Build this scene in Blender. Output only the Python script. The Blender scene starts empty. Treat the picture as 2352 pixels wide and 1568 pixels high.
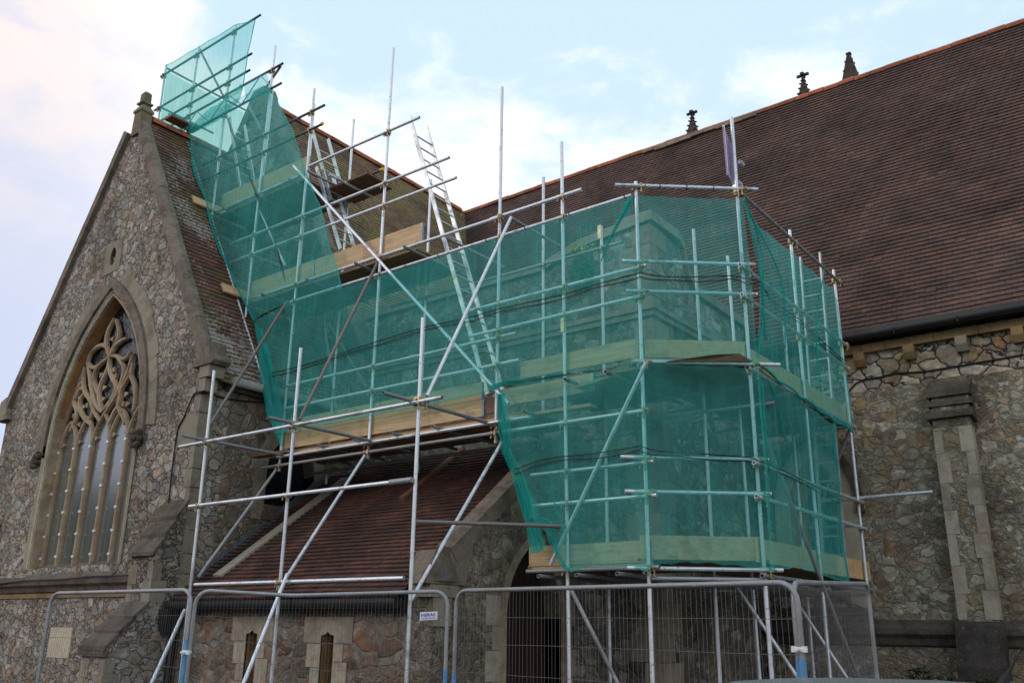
import bpy, math, random
from mathutils import Vector, Matrix, noise
from mathutils.geometry import tessellate_polygon
R=random.Random(7)
D2R=math.radians
S=bpy.context.scene
# ------------------------------------------------------------------ camera
# world axes: X runs along the nave (to the right), Y runs away from the camera along the transept, Z up; metres
FOC=2048.84
FW=Vector((-0.58245312,0.75291349,0.30638154)); RT=Vector((0.79330455,0.60870107,0.01228358)); UP=Vector((0.1772463,-0.25020848,0.95182954))
CAM=Vector((0,0,1.6))
cd=bpy.data.cameras.new('camera'); cam=bpy.data.objects.new('camera',cd); S.collection.objects.link(cam); S.camera=cam
m=Matrix.Identity(4)
for i in range(3):
    m[i][0]=RT[i]; m[i][1]=UP[i]; m[i][2]=-FW[i]; m[i][3]=CAM[i]
cam.matrix_world=m
cd.sensor_width=36; cd.lens=FOC/2352*36; cd.clip_end=2000; cd.clip_start=0.05
# ------------------------------------------------------------------ world and sun
W=bpy.data.worlds.new('World'); S.world=W; W.use_nodes=True
S.view_settings.view_transform='Standard'; S.view_settings.look='None'; S.view_settings.exposure=0.1; S.view_settings.gamma=1
SUN_EL,SUN_AZ=24,215     # azimuth the light comes from, clockwise from +Y
def build_world():
    nt=W.node_tree; nt.nodes.clear(); N=nt.nodes.new; L=nt.links.new
    out=N('ShaderNodeOutputWorld'); bg=N('ShaderNodeBackground'); bg.inputs['Strength'].default_value=0.15
    sky=N('ShaderNodeTexSky'); sky.sky_type='NISHITA'; sky.sun_disc=False
    sky.sun_elevation=D2R(SUN_EL); sky.sun_rotation=D2R(SUN_AZ); sky.altitude=60; sky.air_density=1.0; sky.dust_density=1.6; sky.ozone_density=1.0
    tc=N('ShaderNodeTexCoord')
    def mth(op,a,b=None,c=None):
        n=N('ShaderNodeMath'); n.operation=op
        for i,v in enumerate((a,b,c)):
            if v is None: continue
            if isinstance(v,(int,float)): n.inputs[i].default_value=v
            else: L(v,n.inputs[i])
        return n.outputs[0]
    def dot(v):
        n=N('ShaderNodeVectorMath'); n.operation='DOT_PRODUCT'; L(tc.outputs['Generated'],n.inputs[0]); n.inputs[1].default_value=v; return n.outputs['Value']
    def smooth(x,a,b):
        n=N('ShaderNodeMapRange'); n.interpolation_type='SMOOTHSTEP'; L(x,n.inputs[0]); n.inputs[1].default_value=a; n.inputs[2].default_value=b; return n.outputs[0]
    mp=N('ShaderNodeMapping'); mp.inputs['Scale'].default_value=(1.0,1.0,2.2); L(tc.outputs['Generated'],mp.inputs[0])
    def nz(sc,det,rough,dist=0.3,off=0):
        n=N('ShaderNodeTexNoise'); n.inputs['Scale'].default_value=sc; n.inputs['Detail'].default_value=det; n.inputs['Roughness'].default_value=rough; n.inputs['Distortion'].default_value=dist
        m2=N('ShaderNodeMapping'); m2.inputs['Location'].default_value=(off,off*.7,-off*.3); L(mp.outputs[0],m2.inputs[0]); L(m2.outputs[0],n.inputs['Vector']); return n.outputs[0]
    big=nz(1.6,4,.5,0.4,3.1); small=nz(8.5,7,.60,0.35,1.7)
    # a low bright bank of cloud over the church, thinner cloud above and to the left
    lift=dot((-0.5825,0.7529,0.0)); 
    up=dot((0,0,1))
    right=dot((0.7933,0.6087,0.0))
    bank=mth('MULTIPLY',smooth(up,0.72,0.42),1.0)
    leftc=smooth(right,-0.18,-0.5)
    cov=mth('ADD',mth('MULTIPLY',bank,0.85),mth('MULTIPLY',leftc,0.75))
    d=mth('ADD',mth('ADD',mth('MULTIPLY',big,0.55),mth('MULTIPLY',small,0.5)),mth('MULTIPLY',cov,0.42))
    mask=smooth(d,0.68,0.88)
    # base air colour: the Nishita sky veiled by bright haze
    def mix(f,a,b):
        n=N('ShaderNodeMix'); n.data_type='RGBA'
        if isinstance(f,(int,float)): n.inputs[0].default_value=f
        else: L(f,n.inputs[0])
        for i,v in ((6,a),(7,b)):
            if isinstance(v,tuple): n.inputs[i].default_value=(*v,1)
            else: L(v,n.inputs[i])
        return n.outputs[2]
    k=1/0.15
    veil=mix(0.88,sky.outputs[0],(0.70*k,0.90*k,1.05*k))
    veil2=mix(mth('MULTIPLY',smooth(right,0.15,0.75),0.55),veil,(0.56*k,0.74*k,1.02*k))
    cloudL=mix(smooth(small,.35,.62),(0.76*k,0.76*k,0.87*k),(1.02*k,0.89*k,0.84*k))
    cloudL=mix(smooth(up,0.25,0.60),(0.62*k,0.69*k,0.88*k),cloudL)
    cloud=mix(leftc,(1.15*k,1.15*k,1.15*k),cloudL)
    col=mix(mask,veil2,cloud)
    L(col,bg.inputs[0]); L(bg.outputs[0],out.inputs[0])
build_world()
sd=bpy.data.lights.new('sun','SUN'); sd.energy=0.8; sd.angle=D2R(20); sd.color=(1,.88,.74); sun=bpy.data.objects.new('sun',sd); S.collection.objects.link(sun)
az=D2R(SUN_AZ); el=D2R(SUN_EL)
sv=Vector((math.sin(az)*math.cos(el),math.cos(az)*math.cos(el),math.sin(el)))
sun.rotation_euler=sv.to_track_quat('Z','Y').to_euler(); sun.location=sv*60
S.render.engine='CYCLES'
S.cycles.transparent_max_bounces=32; S.cycles.max_bounces=8
# ------------------------------------------------------------------ helpers
def at(x,y,ax,v):
    """point where the sight line through (x,y) of the 2352 px wide photograph meets the plane axis=v"""
    d=FW*FOC+RT*(x-1176)-UP*(y-784); t=(v-CAM[ax])/d[ax]; return CAM+d*t
MB=[]
class Mesh:
    def __init__(s): s.v=[]; s.f=[]; s.sm=False
    def add(s,vs,fs):
        o=len(s.v); s.v+= [tuple(p) for p in vs]; s.f+=[tuple(i+o for i in f) for f in fs]; return s
    def box(s,a,b):
        x0,x1=sorted((a[0],b[0])); y0,y1=sorted((a[1],b[1])); z0,z1=sorted((a[2],b[2]))
        return s.add([(x0,y0,z0),(x1,y0,z0),(x1,y1,z0),(x0,y1,z0),(x0,y0,z1),(x1,y0,z1),(x1,y1,z1),(x0,y1,z1)],
            [(0,3,2,1),(4,5,6,7),(0,1,5,4),(1,2,6,5),(2,3,7,6),(3,0,4,7)])
    def prism(s,pts,vec):
        """closed polygon of 3D points swept along vec"""
        n=len(pts); vec=Vector(vec); a=[Vector(p) for p in pts]; b=[p+vec for p in a]
        return s.add(a+b,[tuple(range(n))[::-1],tuple(range(n,2*n))]+[(i,(i+1)%n,n+(i+1)%n,n+i) for i in range(n)])
    def plate(s,outer,holes,vec):
        """flat polygon with holes, thickened by vec"""
        vec=Vector(vec); loops=[[Vector(p) for p in outer]]+[[Vector(p) for p in h] for h in holes]
        tris=tessellate_polygon(loops); flat=[p for l in loops for p in l]; n=len(flat)
        fs=[tuple(t) for t in tris]+[tuple(n+i for i in t[::-1]) for t in tris]
        o=0
        for l in loops:
            k=len(l); fs+=[(o+i,o+(i+1)%k,n+o+(i+1)%k,n+o+i) for i in range(k)]; o+=k
        return s.add(flat+[p+vec for p in flat],fs)
    def tube(s,pts,r,seg=8,cap=True):
        pts=[Vector(p) for p in pts]; n=len(pts); rings=[]; up=None
        for i,p in enumerate(pts):
            t=(pts[min(i+1,n-1)]-pts[max(i-1,0)]).normalized()
            if up is None:
                up=Vector((0,0,1)) if abs(t.z)<.9 else Vector((1,0,0))
            x=t.cross(up).normalized(); y=x.cross(t).normalized(); up=y
            rr=r[i] if isinstance(r,(list,tuple)) else r
            rings.append([p+x*math.cos(2*math.pi*k/seg)*rr+y*math.sin(2*math.pi*k/seg)*rr for k in range(seg)])
        vs=[q for g in rings for q in g]; fs=[]
        for i in range(n-1):
            for k in range(seg): fs.append((i*seg+k,i*seg+(k+1)%seg,(i+1)*seg+(k+1)%seg,(i+1)*seg+k))
        if cap: fs+=[tuple(range(seg))[::-1],tuple(range((n-1)*seg,n*seg))]
        return s.add(vs,fs)
    def pipe(s,a,b,r=.0242,seg=14):
        """open ended steel tube: the ends show the bore"""
        a=Vector(a); b=Vector(b); t=(b-a).normalized(); up=Vector((0,0,1)) if abs(t.z)<.9 else Vector((1,0,0))
        x=t.cross(up).normalized(); y=x.cross(t); ri=r*.82
        def ring(p,q): return [p+(x*math.cos(2*math.pi*k/seg)+y*math.sin(2*math.pi*k/seg))*q for k in range(seg)]
        g=[ring(a+t*.06,ri),ring(a,ri),ring(a,r),ring(b,r),ring(b,ri),ring(b-t*.06,ri)]
        vs=[q for h in g for q in h]; fs=[(i*seg+k,i*seg+(k+1)%seg,(i+1)*seg+(k+1)%seg,(i+1)*seg+k) for i in range(5) for k in range(seg)]
        fs+=[tuple(range(seg)),tuple(range(5*seg,6*seg))[::-1]]
        return s.add(vs,fs)
    def rib(s,pts,nrm,w,d):
        """rectangular bar along a flat polyline lying in a plane of normal nrm"""
        pts=[Vector(p) for p in pts]; nrm=Vector(nrm); n=len(pts); vs=[]
        for i,p in enumerate(pts):
            t=(pts[min(i+1,n-1)]-pts[max(i-1,0)]).normalized(); x=t.cross(nrm).normalized()
            ww=w[i] if isinstance(w,(list,tuple)) else w
            # chamfered nose: narrow at the front, wide at the back
            vs+=[p-x*ww*.28, p+x*ww*.28, p+x*ww*.5-nrm*d*.45, p+x*ww*.5-nrm*d, p-x*ww*.5-nrm*d, p-x*ww*.5-nrm*d*.45]
        fs=[(i*6+k,i*6+(k+1)%6,(i+1)*6+(k+1)%6,(i+1)*6+k) for i in range(n-1) for k in range(6)]
        fs+=[tuple(range(6)),tuple(range((n-1)*6,n*6))]
        return s.add(vs,fs)
ROOT={}
def root(name,loc,label,cat,group=None,kind=None):
    o=bpy.data.objects.new(name,None); S.collection.objects.link(o); o.location=loc; o.empty_display_size=.2
    o['label']=label; o['category']=cat
    if group: o['group']=group
    if kind: o['kind']=kind
    ROOT[o.name]=Vector(loc); return o
def rootloc(p):
    l=Vector((0,0,0))
    while p: l+=Vector(p.location); p=p.parent
    return l
def obj(name,mb,mat,parent=None,label=None,smooth=False,loc=None):
    """links a Mesh as one object; vertices come in world metres"""
    base=rootloc(parent); loc=Vector(loc) if loc is not None else None
    off=base+(loc-base if loc is not None else Vector((0,0,0)))
    me=bpy.data.meshes.new(name); me.from_pydata([(p[0]-off.x,p[1]-off.y,p[2]-off.z) for p in mb.v],[],mb.f); me.validate(); me.update()
    mats=mat if isinstance(mat,(list,tuple)) else [mat]
    for q in mats: me.materials.append(q)
    o=bpy.data.objects.new(name,me); S.collection.objects.link(o)
    if parent: o.parent=parent
    o.location=off-base
    if label: o['label']=label
    if smooth: me.polygons.foreach_set('use_smooth',[True]*len(me.polygons)); me.update()
    return o
def fixnormals(o):
    import bmesh
    bm=bmesh.new(); bm.from_mesh(o.data); bmesh.ops.recalc_face_normals(bm,faces=bm.faces); bm.to_mesh(o.data); bm.free(); return o
def struct(o,lab=None):
    o['kind']='structure'
    if lab: o['label']=lab
    return o
def tag(o,label,cat,group=None,kind=None):
    o['label']=label; o['category']=cat
    if group: o['group']=group
    if kind: o['kind']=kind
    return o
# ------------------------------------------------------------------ materials
class M:
    def __init__(s,name):
        s.m=bpy.data.materials.new(name); s.m.use_nodes=True; s.nt=s.m.node_tree; s.b=s.nt.nodes['Principled BSDF']
        s.tc=s.N('ShaderNodeTexCoord')
    def N(s,t): return s.nt.nodes.new(t)
    def L(s,a,b): s.nt.links.new(a,b)
    def setv(s,i,v):
        if isinstance(v,(int,float)): i.default_value=v
        elif isinstance(v,tuple): i.default_value=(*v,1) if len(v)==3 and i.type=='RGBA' else v
        else: s.L(v,i)
    def math(s,op,a,b=0.0,clamp=False):
        n=s.N('ShaderNodeMath'); n.operation=op; n.use_clamp=clamp; s.setv(n.inputs[0],a); s.setv(n.inputs[1],b); return n.outputs[0]
    def mix(s,f,a,b,mode='MIX'):
        n=s.N('ShaderNodeMix'); n.data_type='RGBA'; n.blend_type=mode; s.setv(n.inputs[0],f); s.setv(n.inputs[6],a); s.setv(n.inputs[7],b); return n.outputs[2]
    def map(s,scale=(1,1,1),loc=(0,0,0),rot=(0,0,0),src=None):
        n=s.N('ShaderNodeMapping'); n.inputs['Scale'].default_value=scale; n.inputs['Location'].default_value=loc; n.inputs['Rotation'].default_value=rot
        s.L(src or s.tc.outputs['Object'],n.inputs[0]); return n.outputs[0]
    def noise(s,sc,det=4,rough=.55,vec=None,dist=0.0,out=0):
        n=s.N('ShaderNodeTexNoise'); n.inputs['Scale'].default_value=sc; n.inputs['Detail'].default_value=det; n.inputs['Roughness'].default_value=rough; n.inputs['Distortion'].default_value=dist
        s.L(vec or s.tc.outputs['Object'],n.inputs['Vector']); return n.outputs[out]
    def vor(s,sc,vec,feat='F1',out='Color',rand=1.0):
        n=s.N('ShaderNodeTexVoronoi'); n.feature=feat; n.inputs['Scale'].default_value=sc; n.inputs['Randomness'].default_value=rand; s.L(vec,n.inputs['Vector']); return n.outputs[out]
    def ramp(s,x,stops,interp='LINEAR'):
        n=s.N('ShaderNodeValToRGB'); n.color_ramp.interpolation=interp; e=n.color_ramp.elements
        while len(e)<len(stops): e.new(.5)
        for k,(p,c) in zip(e,stops): k.position=p; k.color=(*c,1) if isinstance(c,tuple) else (c,c,c,1)
        s.L(x,n.inputs[0]); return n.outputs[0]
    def step(s,x,a,b):
        n=s.N('ShaderNodeMapRange'); n.interpolation_type='SMOOTHSTEP'; s.setv(n.inputs[0],x); n.inputs[1].default_value=a; n.inputs[2].default_value=b; return n.outputs[0]
    def bump(s,h,dist,strength=1.0,prev=None):
        n=s.N('ShaderNodeBump'); n.inputs['Distance'].default_value=dist; n.inputs['Strength'].default_value=strength; s.L(h,n.inputs['Height'])
        if prev: s.L(prev,n.inputs['Normal'])
        return n.outputs[0]
    def sep(s,c):
        n=s.N('ShaderNodeSeparateColor'); s.L(c,n.inputs[0]); return n.outputs
    def vadd(s,a,b,k):
        n=s.N('ShaderNodeVectorMath'); n.operation='MULTIPLY_ADD'; s.L(b,n.inputs[0]); n.inputs[1].default_value=(k,k,k); s.L(a,n.inputs[2]); return n.outputs[0]
    def done(s,col,rough=.9,normal=None,metal=None,spec=None):
        s.setv(s.b.inputs['Base Color'],col); s.setv(s.b.inputs['Roughness'],rough)
        if normal: s.L(normal,s.b.inputs['Normal'])
        if metal is not None: s.setv(s.b.inputs['Metallic'],metal)
        if spec is not None: s.setv(s.b.inputs['Specular IOR Level'],spec)
        return s.m
def rubble(name,size,tints,joint,jw=.05,warp=.10,aniso=1.0,mottle=.5,dark=.0,seed=0.0,squash=1.25,bump=.03,rust=.0,lichen=.15):
    """random ragstone rubble: irregular stones of many sizes and tints, uneven joints"""
    q=M(name); v=q.map((1,1,squash),(seed,seed*.7,seed*.3))
    wob=q.noise(2.2/size*.35,3,.5,v,out=1); v1=q.vadd(v,wob,warp*2.0)
    wob2=q.noise(9/size*.25,3,.6,v,out=1); v2=q.vadd(v1,wob2,warp*.45)
    sc=1/size
    c1=q.vor(sc,v2); e1=q.vor(sc,v2,'DISTANCE_TO_EDGE','Distance')
    c2=q.vor(sc*1.9,v2); e2=q.vor(sc*1.9,v2,'DISTANCE_TO_EDGE','Distance')
    pick=q.step(q.noise(.55/size*.3,2,.5,v),.53,.55)
    col=q.mix(pick,c1,c2); e2s=q.math('MULTIPLY',e2,.55)
    n=q.N('ShaderNodeMix'); n.data_type='FLOAT'; q.L(pick,n.inputs[0]); q.L(e1,n.inputs[2]); q.L(e2s,n.inputs[3]); edge=n.outputs[0]
    rgb=q.sep(col)
    k=len(tints); stone=q.ramp(rgb[0],[(i/k,t) for i,t in enumerate(tints)],'CONSTANT')
    val=q.math('ADD',q.math('MULTIPLY',rgb[1],.5),.72)
    stone=q.mix(1.0,stone,val,'MULTIPLY')
    fine=q.noise(38,6,.7); mid=q.noise(9,5,.65)
    stone=q.mix(mottle,stone,q.ramp(mid,[(.3,.50),(.7,1.55)]),'MULTIPLY')
    stone=q.mix(.55,stone,q.ramp(fine,[(.28,.62),(.72,1.38)]),'MULTIPLY')
    grit=q.sep(q.vor(17,q.vadd(v,wob2,.03)))[0]; stone=q.mix(.75,stone,q.ramp(grit,[(0,.70),(1,1.32)]),'MULTIPLY')
    patch=q.step(q.noise(4.2,5,.7,q.map((1,1,1),(2,7,4)),dist=.6),.55,.66); stone=q.mix(q.math('MULTIPLY',patch,.45),stone,q.mix(1.0,stone,(1.55,1.55,1.55),'MULTIPLY'))
    if rust: stone=q.mix(q.math('MULTIPLY',q.step(q.math('ADD',q.math('MULTIPLY',q.noise(3.1,4,.6),.7),q.math('MULTIPLY',rgb[2],.3)),.52,.66),rust),stone,(.30,.13,.045))
    if lichen: stone=q.mix(q.math('MULTIPLY',q.step(q.noise(24,5,.75),.60,.70),lichen),stone,(.42,.40,.34))
    jn=q.math('ADD',edge,q.math('MULTIPLY',q.math('SUBTRACT',q.noise(16/size*.2,4,.65),.5),jw*1.1))
    jm=q.step(jn,jw*.35,jw)
    col=q.mix(jm,q.mix(.5,joint,q.ramp(fine,[(.3,.6),(.7,1.3)]),'MULTIPLY'),stone)
    if dark: col=q.mix(q.math('MULTIPLY',q.step(q.noise(.45,4,.6,dist=.6),.46,.64),dark),col,q.mix(1.0,col,(.36,.34,.32),'MULTIPLY'))
    h=q.math('ADD',q.math('MULTIPLY',q.step(edge,0,jw*2.4),.8),q.math('ADD',q.math('MULTIPLY',mid,.45),q.math('MULTIPLY',grit,.30)))
    nb=q.bump(h,bump); nb=q.bump(fine,.006,1,nb)
    return q.done(col,.92,nb,spec=.25)
def ashlar(name,base,dark=(.5,.47,.42),bl=(.62,.30),stain=.5,bump=.006,joint=True,lich=.2):
    q=M(name); n1=q.noise(2.3,5,.62); n2=q.noise(30,6,.7); n3=q.noise(7,4,.6,dist=.5)
    col=q.mix(.5,base,q.ramp(n2,[(.3,.65),(.7,1.3)]),'MULTIPLY')
    col=q.mix(q.math('MULTIPLY',q.step(q.math('ADD',q.math('MULTIPLY',n1,.6),q.math('MULTIPLY',n3,.4)),.44,.60),stain),col,q.mix(1.0,col,dark,'MULTIPLY'))
    col=q.mix(q.math('MULTIPLY',q.step(q.noise(21,5,.75),.60,.69),lich),col,(.50,.49,.44))
    gi=q.N('ShaderNodeNewGeometry'); col=q.mix(.6,col,q.ramp(gi.outputs['Random Per Island'],[(0,.72),(1,1.25)]),'MULTIPLY')
    nb=q.bump(n2,bump); nb=q.bump(n3,.02,.6,nb)
    return q.done(col,.9,nb,spec=.25)
def tilemat(name,cols,moss=None,mossamt=.0,lichen=.0,streak=.5,rough=.82):
    q=M(name); gi=q.N('ShaderNodeNewGeometry'); rnd=gi.outputs['Random Per Island']
    k=len(cols); c=q.ramp(rnd,[(i/(k-1),t) for i,t in enumerate(cols)])
    c=q.mix(.8,c,q.ramp(q.noise(.9,5,.62,dist=.8),[(.34,.52),(.66,1.5)]),'MULTIPLY')
    c=q.mix(.6,c,q.ramp(q.noise(26,5,.7),[(.3,.6),(.7,1.4)]),'MULTIPLY')
    if mossamt: c=q.mix(q.math('MULTIPLY',q.step(q.math('ADD',q.math('MULTIPLY',q.noise(1.1,4,.6),.75),q.math('MULTIPLY',q.noise(18,5,.7),.3)),.50,.60),mossamt),c,moss)
    if lichen: c=q.mix(q.math('MULTIPLY',q.step(q.math('ADD',q.math('MULTIPLY',q.noise(.8,3,.6,q.map((1,1,1),(4,2,1))),.5),q.math('MULTIPLY',q.noise(19,5,.72),.55)),.545,.60),lichen),c,(.40,.38,.35))
    return q.done(c,rough,q.bump(q.noise(34,5,.7),.006),spec=.35)
def steel(name,base=(.55,.58,.62),metal=.85,rough=.36,spots=.6):
    q=M(name); v=q.map((1,1,1)); n=q.noise(55,4,.7,v); n2=q.noise(6,4,.6,v)
    gi=q.N('ShaderNodeObjectInfo')
    c=q.mix(.5,base,q.ramp(n2,[(.3,.72),(.7,1.22)]),'MULTIPLY')
    c=q.mix(.5,c,q.ramp(gi.outputs['Random'],[(0,.72),(1,1.18)]),'MULTIPLY')
    c=q.mix(q.math('MULTIPLY',q.step(q.noise(30,3,.6,v),.60,.68),spots),c,(.13,.12,.115)); c=q.mix(q.math('MULTIPLY',q.step(q.noise(2.1,3,.6,v,dist=.4),.58,.66),.55),c,(.22,.19,.17)); c=q.mix(q.math('MULTIPLY',q.step(q.noise(11,4,.7,q.map((1,1,1),(3,1,2))),.64,.70),.6),c,(.55,.54,.52))
    return q.done(c,q.ramp(n2,[(.3,rough*.8),(.7,rough*1.5)]),q.bump(n,.0015),metal=metal)
def woodmat(name,base,grain=.5,axis='x',dirt=.3):
    q=M(name); sc={'x':(.6,7,14),'y':(7,.6,14),'z':(7,7,.6)}[axis]; v=q.map(sc); n=q.noise(2.2,6,.65,v,dist=.9); n2=q.noise(3,4,.6)
    c=q.mix(grain,base,q.ramp(n,[(.3,.55),(.7,1.35)]),'MULTIPLY')
    gi=q.N('ShaderNodeNewGeometry'); c=q.mix(.7,c,q.ramp(gi.outputs['Random Per Island'],[(0,.75),(1,1.2)]),'MULTIPLY')
    c=q.mix(q.math('MULTIPLY',q.step(n2,.52,.68),dirt),c,q.mix(1.0,c,(.45,.42,.38),'MULTIPLY'))
    c=q.mix(q.math('MULTIPLY',q.step(q.vor(2.4,q.map((1,3,3)),'F1','Distance'),.10,.05),.5),c,(.16,.08,.035))
    return q.done(c,.75,q.bump(n,.003))
def plain(name,base,rough=.6,metal=0,n=12,amt=.3,bump=.002):
    q=M(name); x=q.noise(n,5,.65); c=q.mix(amt,base,q.ramp(x,[(.3,.5),(.7,1.4)]),'MULTIPLY'); return q.done(c,rough,q.bump(x,bump),metal=metal)
def netmat(name,base,dens,var=.12):
    """debris netting: an open weave, partly see-through, glowing a little where light comes from behind"""
    q=M(name); nt=q.nt; out=[n for n in nt.nodes if n.type=='OUTPUT_MATERIAL'][0]
    tr=q.N('ShaderNodeBsdfTransparent'); tr.inputs[0].default_value=(.80,.97,.955,1)
    df=q.N('ShaderNodeBsdfDiffuse'); tl=q.N('ShaderNodeBsdfTranslucent')
    c=q.mix(.35,base,q.ramp(q.noise(3.5,4,.6),[(.3,.7),(.7,1.25)]),'MULTIPLY')
    q.L(c,df.inputs[0]); q.L(c,tl.inputs[0])
    m1=q.N('ShaderNodeMixShader'); m1.inputs[0].default_value=.40; q.L(df.outputs[0],m1.inputs[1]); q.L(tl.outputs[0],m1.inputs[2])
    st=q.noise(1.0,4,.6,q.map((14,14,.9)))
    f=q.math('ADD',q.math('MULTIPLY',q.math('SUBTRACT',st,.5),var*2),dens)
    f=q.math('ADD',f,q.math('MULTIPLY',q.math('SUBTRACT',q.noise(1.3,4,.65,q.map((1,1,.45)),dist=1.2),.5),.32))
    f=q.math('ADD',f,q.math('MULTIPLY',q.math('SUBTRACT',q.noise(170,2,.5),.5),.12))
    # seen at a slant the weave closes up
    lw=q.N('ShaderNodeLayerWeight'); lw.inputs[0].default_value=.35; f=q.math('ADD',f,q.math('MULTIPLY',lw.outputs['Facing'],.16),True)
    mx=q.N('ShaderNodeMixShader'); q.L(f,mx.inputs[0]); q.L(tr.outputs[0],mx.inputs[1]); q.L(m1.outputs[0],mx.inputs[2]); q.L(mx.outputs[0],out.inputs[0]); return q.m
MT={}
MT['gable']=rubble('ragstone grey',.185,[(.31,.285,.255),(.27,.255,.235),(.35,.325,.295),(.30,.255,.205),(.24,.225,.205),(.32,.29,.255),(.28,.23,.18)],(.062,.056,.05),jw=.034,dark=.55,bump=.016,seed=1.3,rust=.3,lichen=.08,warp=.12)
MT['nave']=rubble('ragstone brown',.20,[(.30,.265,.20),(.26,.235,.18),(.37,.335,.265),(.29,.235,.155),(.225,.205,.165),(.33,.30,.24),(.27,.205,.125)],(.25,.225,.18),jw=.045,warp=.19,dark=.65,bump=.018,seed=5.2,rust=.30,lichen=.35,mottle=.8)
MT['navetop']=rubble('ragstone tan with black joints',.30,[(.42,.36,.26),(.36,.30,.21),(.46,.41,.32),(.38,.28,.17),(.30,.27,.22),(.42,.38,.31),(.34,.23,.13)],(.035,.035,.038),jw=.055,warp=.15,dark=.25,bump=.02,seed=9.2,rust=.3,mottle=.6)
MT['side']=rubble('ragstone side wall',.22,[(.21,.18,.14),(.17,.145,.115),(.25,.22,.18),(.19,.15,.105),(.145,.125,.10),(.22,.19,.155)],(.15,.13,.10),jw=.05,dark=.6,bump=.02,seed=2.9,rust=.35)
MT['porch']=rubble('ragstone porch',.27,[(.20,.175,.15),(.16,.125,.105),(.25,.23,.205),(.19,.125,.09),(.14,.12,.105),(.22,.19,.15),(.16,.10,.075)],(.22,.195,.155),jw=.05,warp=.17,dark=.4,bump=.018,seed=7.7,rust=.35,mottle=.8)
MT['porchgable']=rubble('ragstone porch gable',.22,[(.21,.18,.15),(.165,.14,.12),(.26,.235,.195),(.15,.13,.11),(.23,.195,.15)],(.27,.22,.15),jw=.045,warp=.17,dark=.5,bump=.018,seed=6.1,rust=.1,mottle=.9,lichen=.3)
MT['block']=rubble('ragstone vestry',.26,[(.24,.22,.19),(.16,.145,.125),(.32,.30,.26),(.20,.17,.14),(.13,.12,.105),(.28,.25,.21)],(.20,.18,.15),jw=.055,warp=.17,dark=.55,bump=.02,seed=3.7,rust=.15,mottle=.9)
MT['plaster']=rubble('rendered rubble',.34,[(.26,.235,.19),(.24,.22,.185),(.29,.265,.22),(.25,.22,.17)],(.24,.215,.18),jw=.05,warp=.2,dark=.7,bump=.02,seed=8.1,mottle=1,rust=.15)
MT['ash']=ashlar('weathered ashlar',(.27,.235,.185),stain=.6); MT['lichstone']=ashlar('lichen speckled stone',(.13,.11,.095),stain=.7,lich=1.0); MT['ashlight']=ashlar('grey dressed stone',(.37,.325,.26),stain=.55,lich=.3); MT['ashdark']=ashlar('dark weathered stone',(.115,.095,.080),stain=.8,lich=.30)
MT['coping']=ashlar('coping stone',(.19,.155,.125),stain=.75,lich=.5); MT['black']=ashlar('blackened stone',(.06,.05,.045),stain=.8,lich=.35,bump=.012)
MT['trac']=ashlar('tracery stone',(.38,.29,.20),dark=(.55,.45,.35),stain=.5,lich=.0); MT['jamb']=ashlar('ochre stone jamb',(.37,.30,.21),stain=.6,lich=.05); MT['orange']=ashlar('ochre soffit stone',(.34,.19,.085),stain=.6,lich=.0)
MT['pale']=ashlar('pale limestone',(.56,.51,.39),stain=.25,lich=.1); MT['ochre']=ashlar('ochre band',(.27,.18,.09),stain=.6,lich=.05)
MT['naveroof']=tilemat('dark plain tiles',[(.070,.043,.037),(.086,.050,.042),(.096,.054,.043),(.076,.046,.039),(.116,.058,.042),(.090,.052,.043)],moss=(.052,.042,.036),mossamt=.3,lichen=.05)
MT['porchroof']=tilemat('red plain tiles',[(.06,.040,.036),(.115,.050,.036),(.08,.043,.036),(.155,.062,.042),(.07,.040,.036),(.10,.047,.037)],moss=(.03,.026,.022),mossamt=.55)
MT['greenroof']=tilemat('mossy plain tiles',[(.17,.115,.07),(.21,.14,.08),(.14,.095,.06),(.21,.105,.07)],moss=(.22,.20,.065),mossamt=.85)
MT['lichroof']=tilemat('lichened plain tiles',[(.12,.058,.040),(.19,.085,.052),(.09,.055,.040),(.155,.075,.05)],moss=(.12,.105,.035),mossamt=.65,lichen=.8)
MT['ridge']=tilemat('orange ridge tiles',[(.30,.09,.045),(.38,.12,.06),(.22,.08,.05)],rough=.8)
MT['steel']=steel('galvanised tube',(.66,.70,.76),.55,.38); MT['wire']=plain('weathered fence wire',(.15,.155,.16),.5,.3); MT['steeldull']=steel('dull grey tube',(.30,.31,.33),.45,.5); MT['steeldark']=steel('dark tube',(.09,.10,.115),.6,.42,.2)
MT['rusty']=steel('brown grey tube',(.20,.175,.165),.45,.55,.4)
MT['coupler']=steel('coupler zinc',(.50,.40,.24),.8,.45,.8); MT['ladder']=steel('aluminium ladder',(.60,.63,.66),.7,.45,.2)
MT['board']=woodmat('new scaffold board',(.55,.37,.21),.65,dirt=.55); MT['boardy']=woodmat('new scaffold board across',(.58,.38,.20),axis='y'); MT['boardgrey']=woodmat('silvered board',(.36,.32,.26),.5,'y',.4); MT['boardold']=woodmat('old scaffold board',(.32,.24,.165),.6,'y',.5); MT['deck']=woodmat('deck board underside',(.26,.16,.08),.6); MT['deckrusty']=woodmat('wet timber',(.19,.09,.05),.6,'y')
MT['net']=netmat('green debris netting',(.10,.64,.60),.30,.16); MT['netthick']=netmat('bunched debris netting',(.02,.46,.42),.62,.2)
MT['cord']=plain('black cord',(.012,.014,.014),.8); MT['blackiron']=plain('black painted iron',(.012,.013,.015),.4); MT['lead']=plain('lead flashing',(.10,.105,.13),.55,0,9,.6,.01)
MT['gutterpale']=plain('pale gutter',(.40,.39,.36),.7,0,8,.5)
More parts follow.
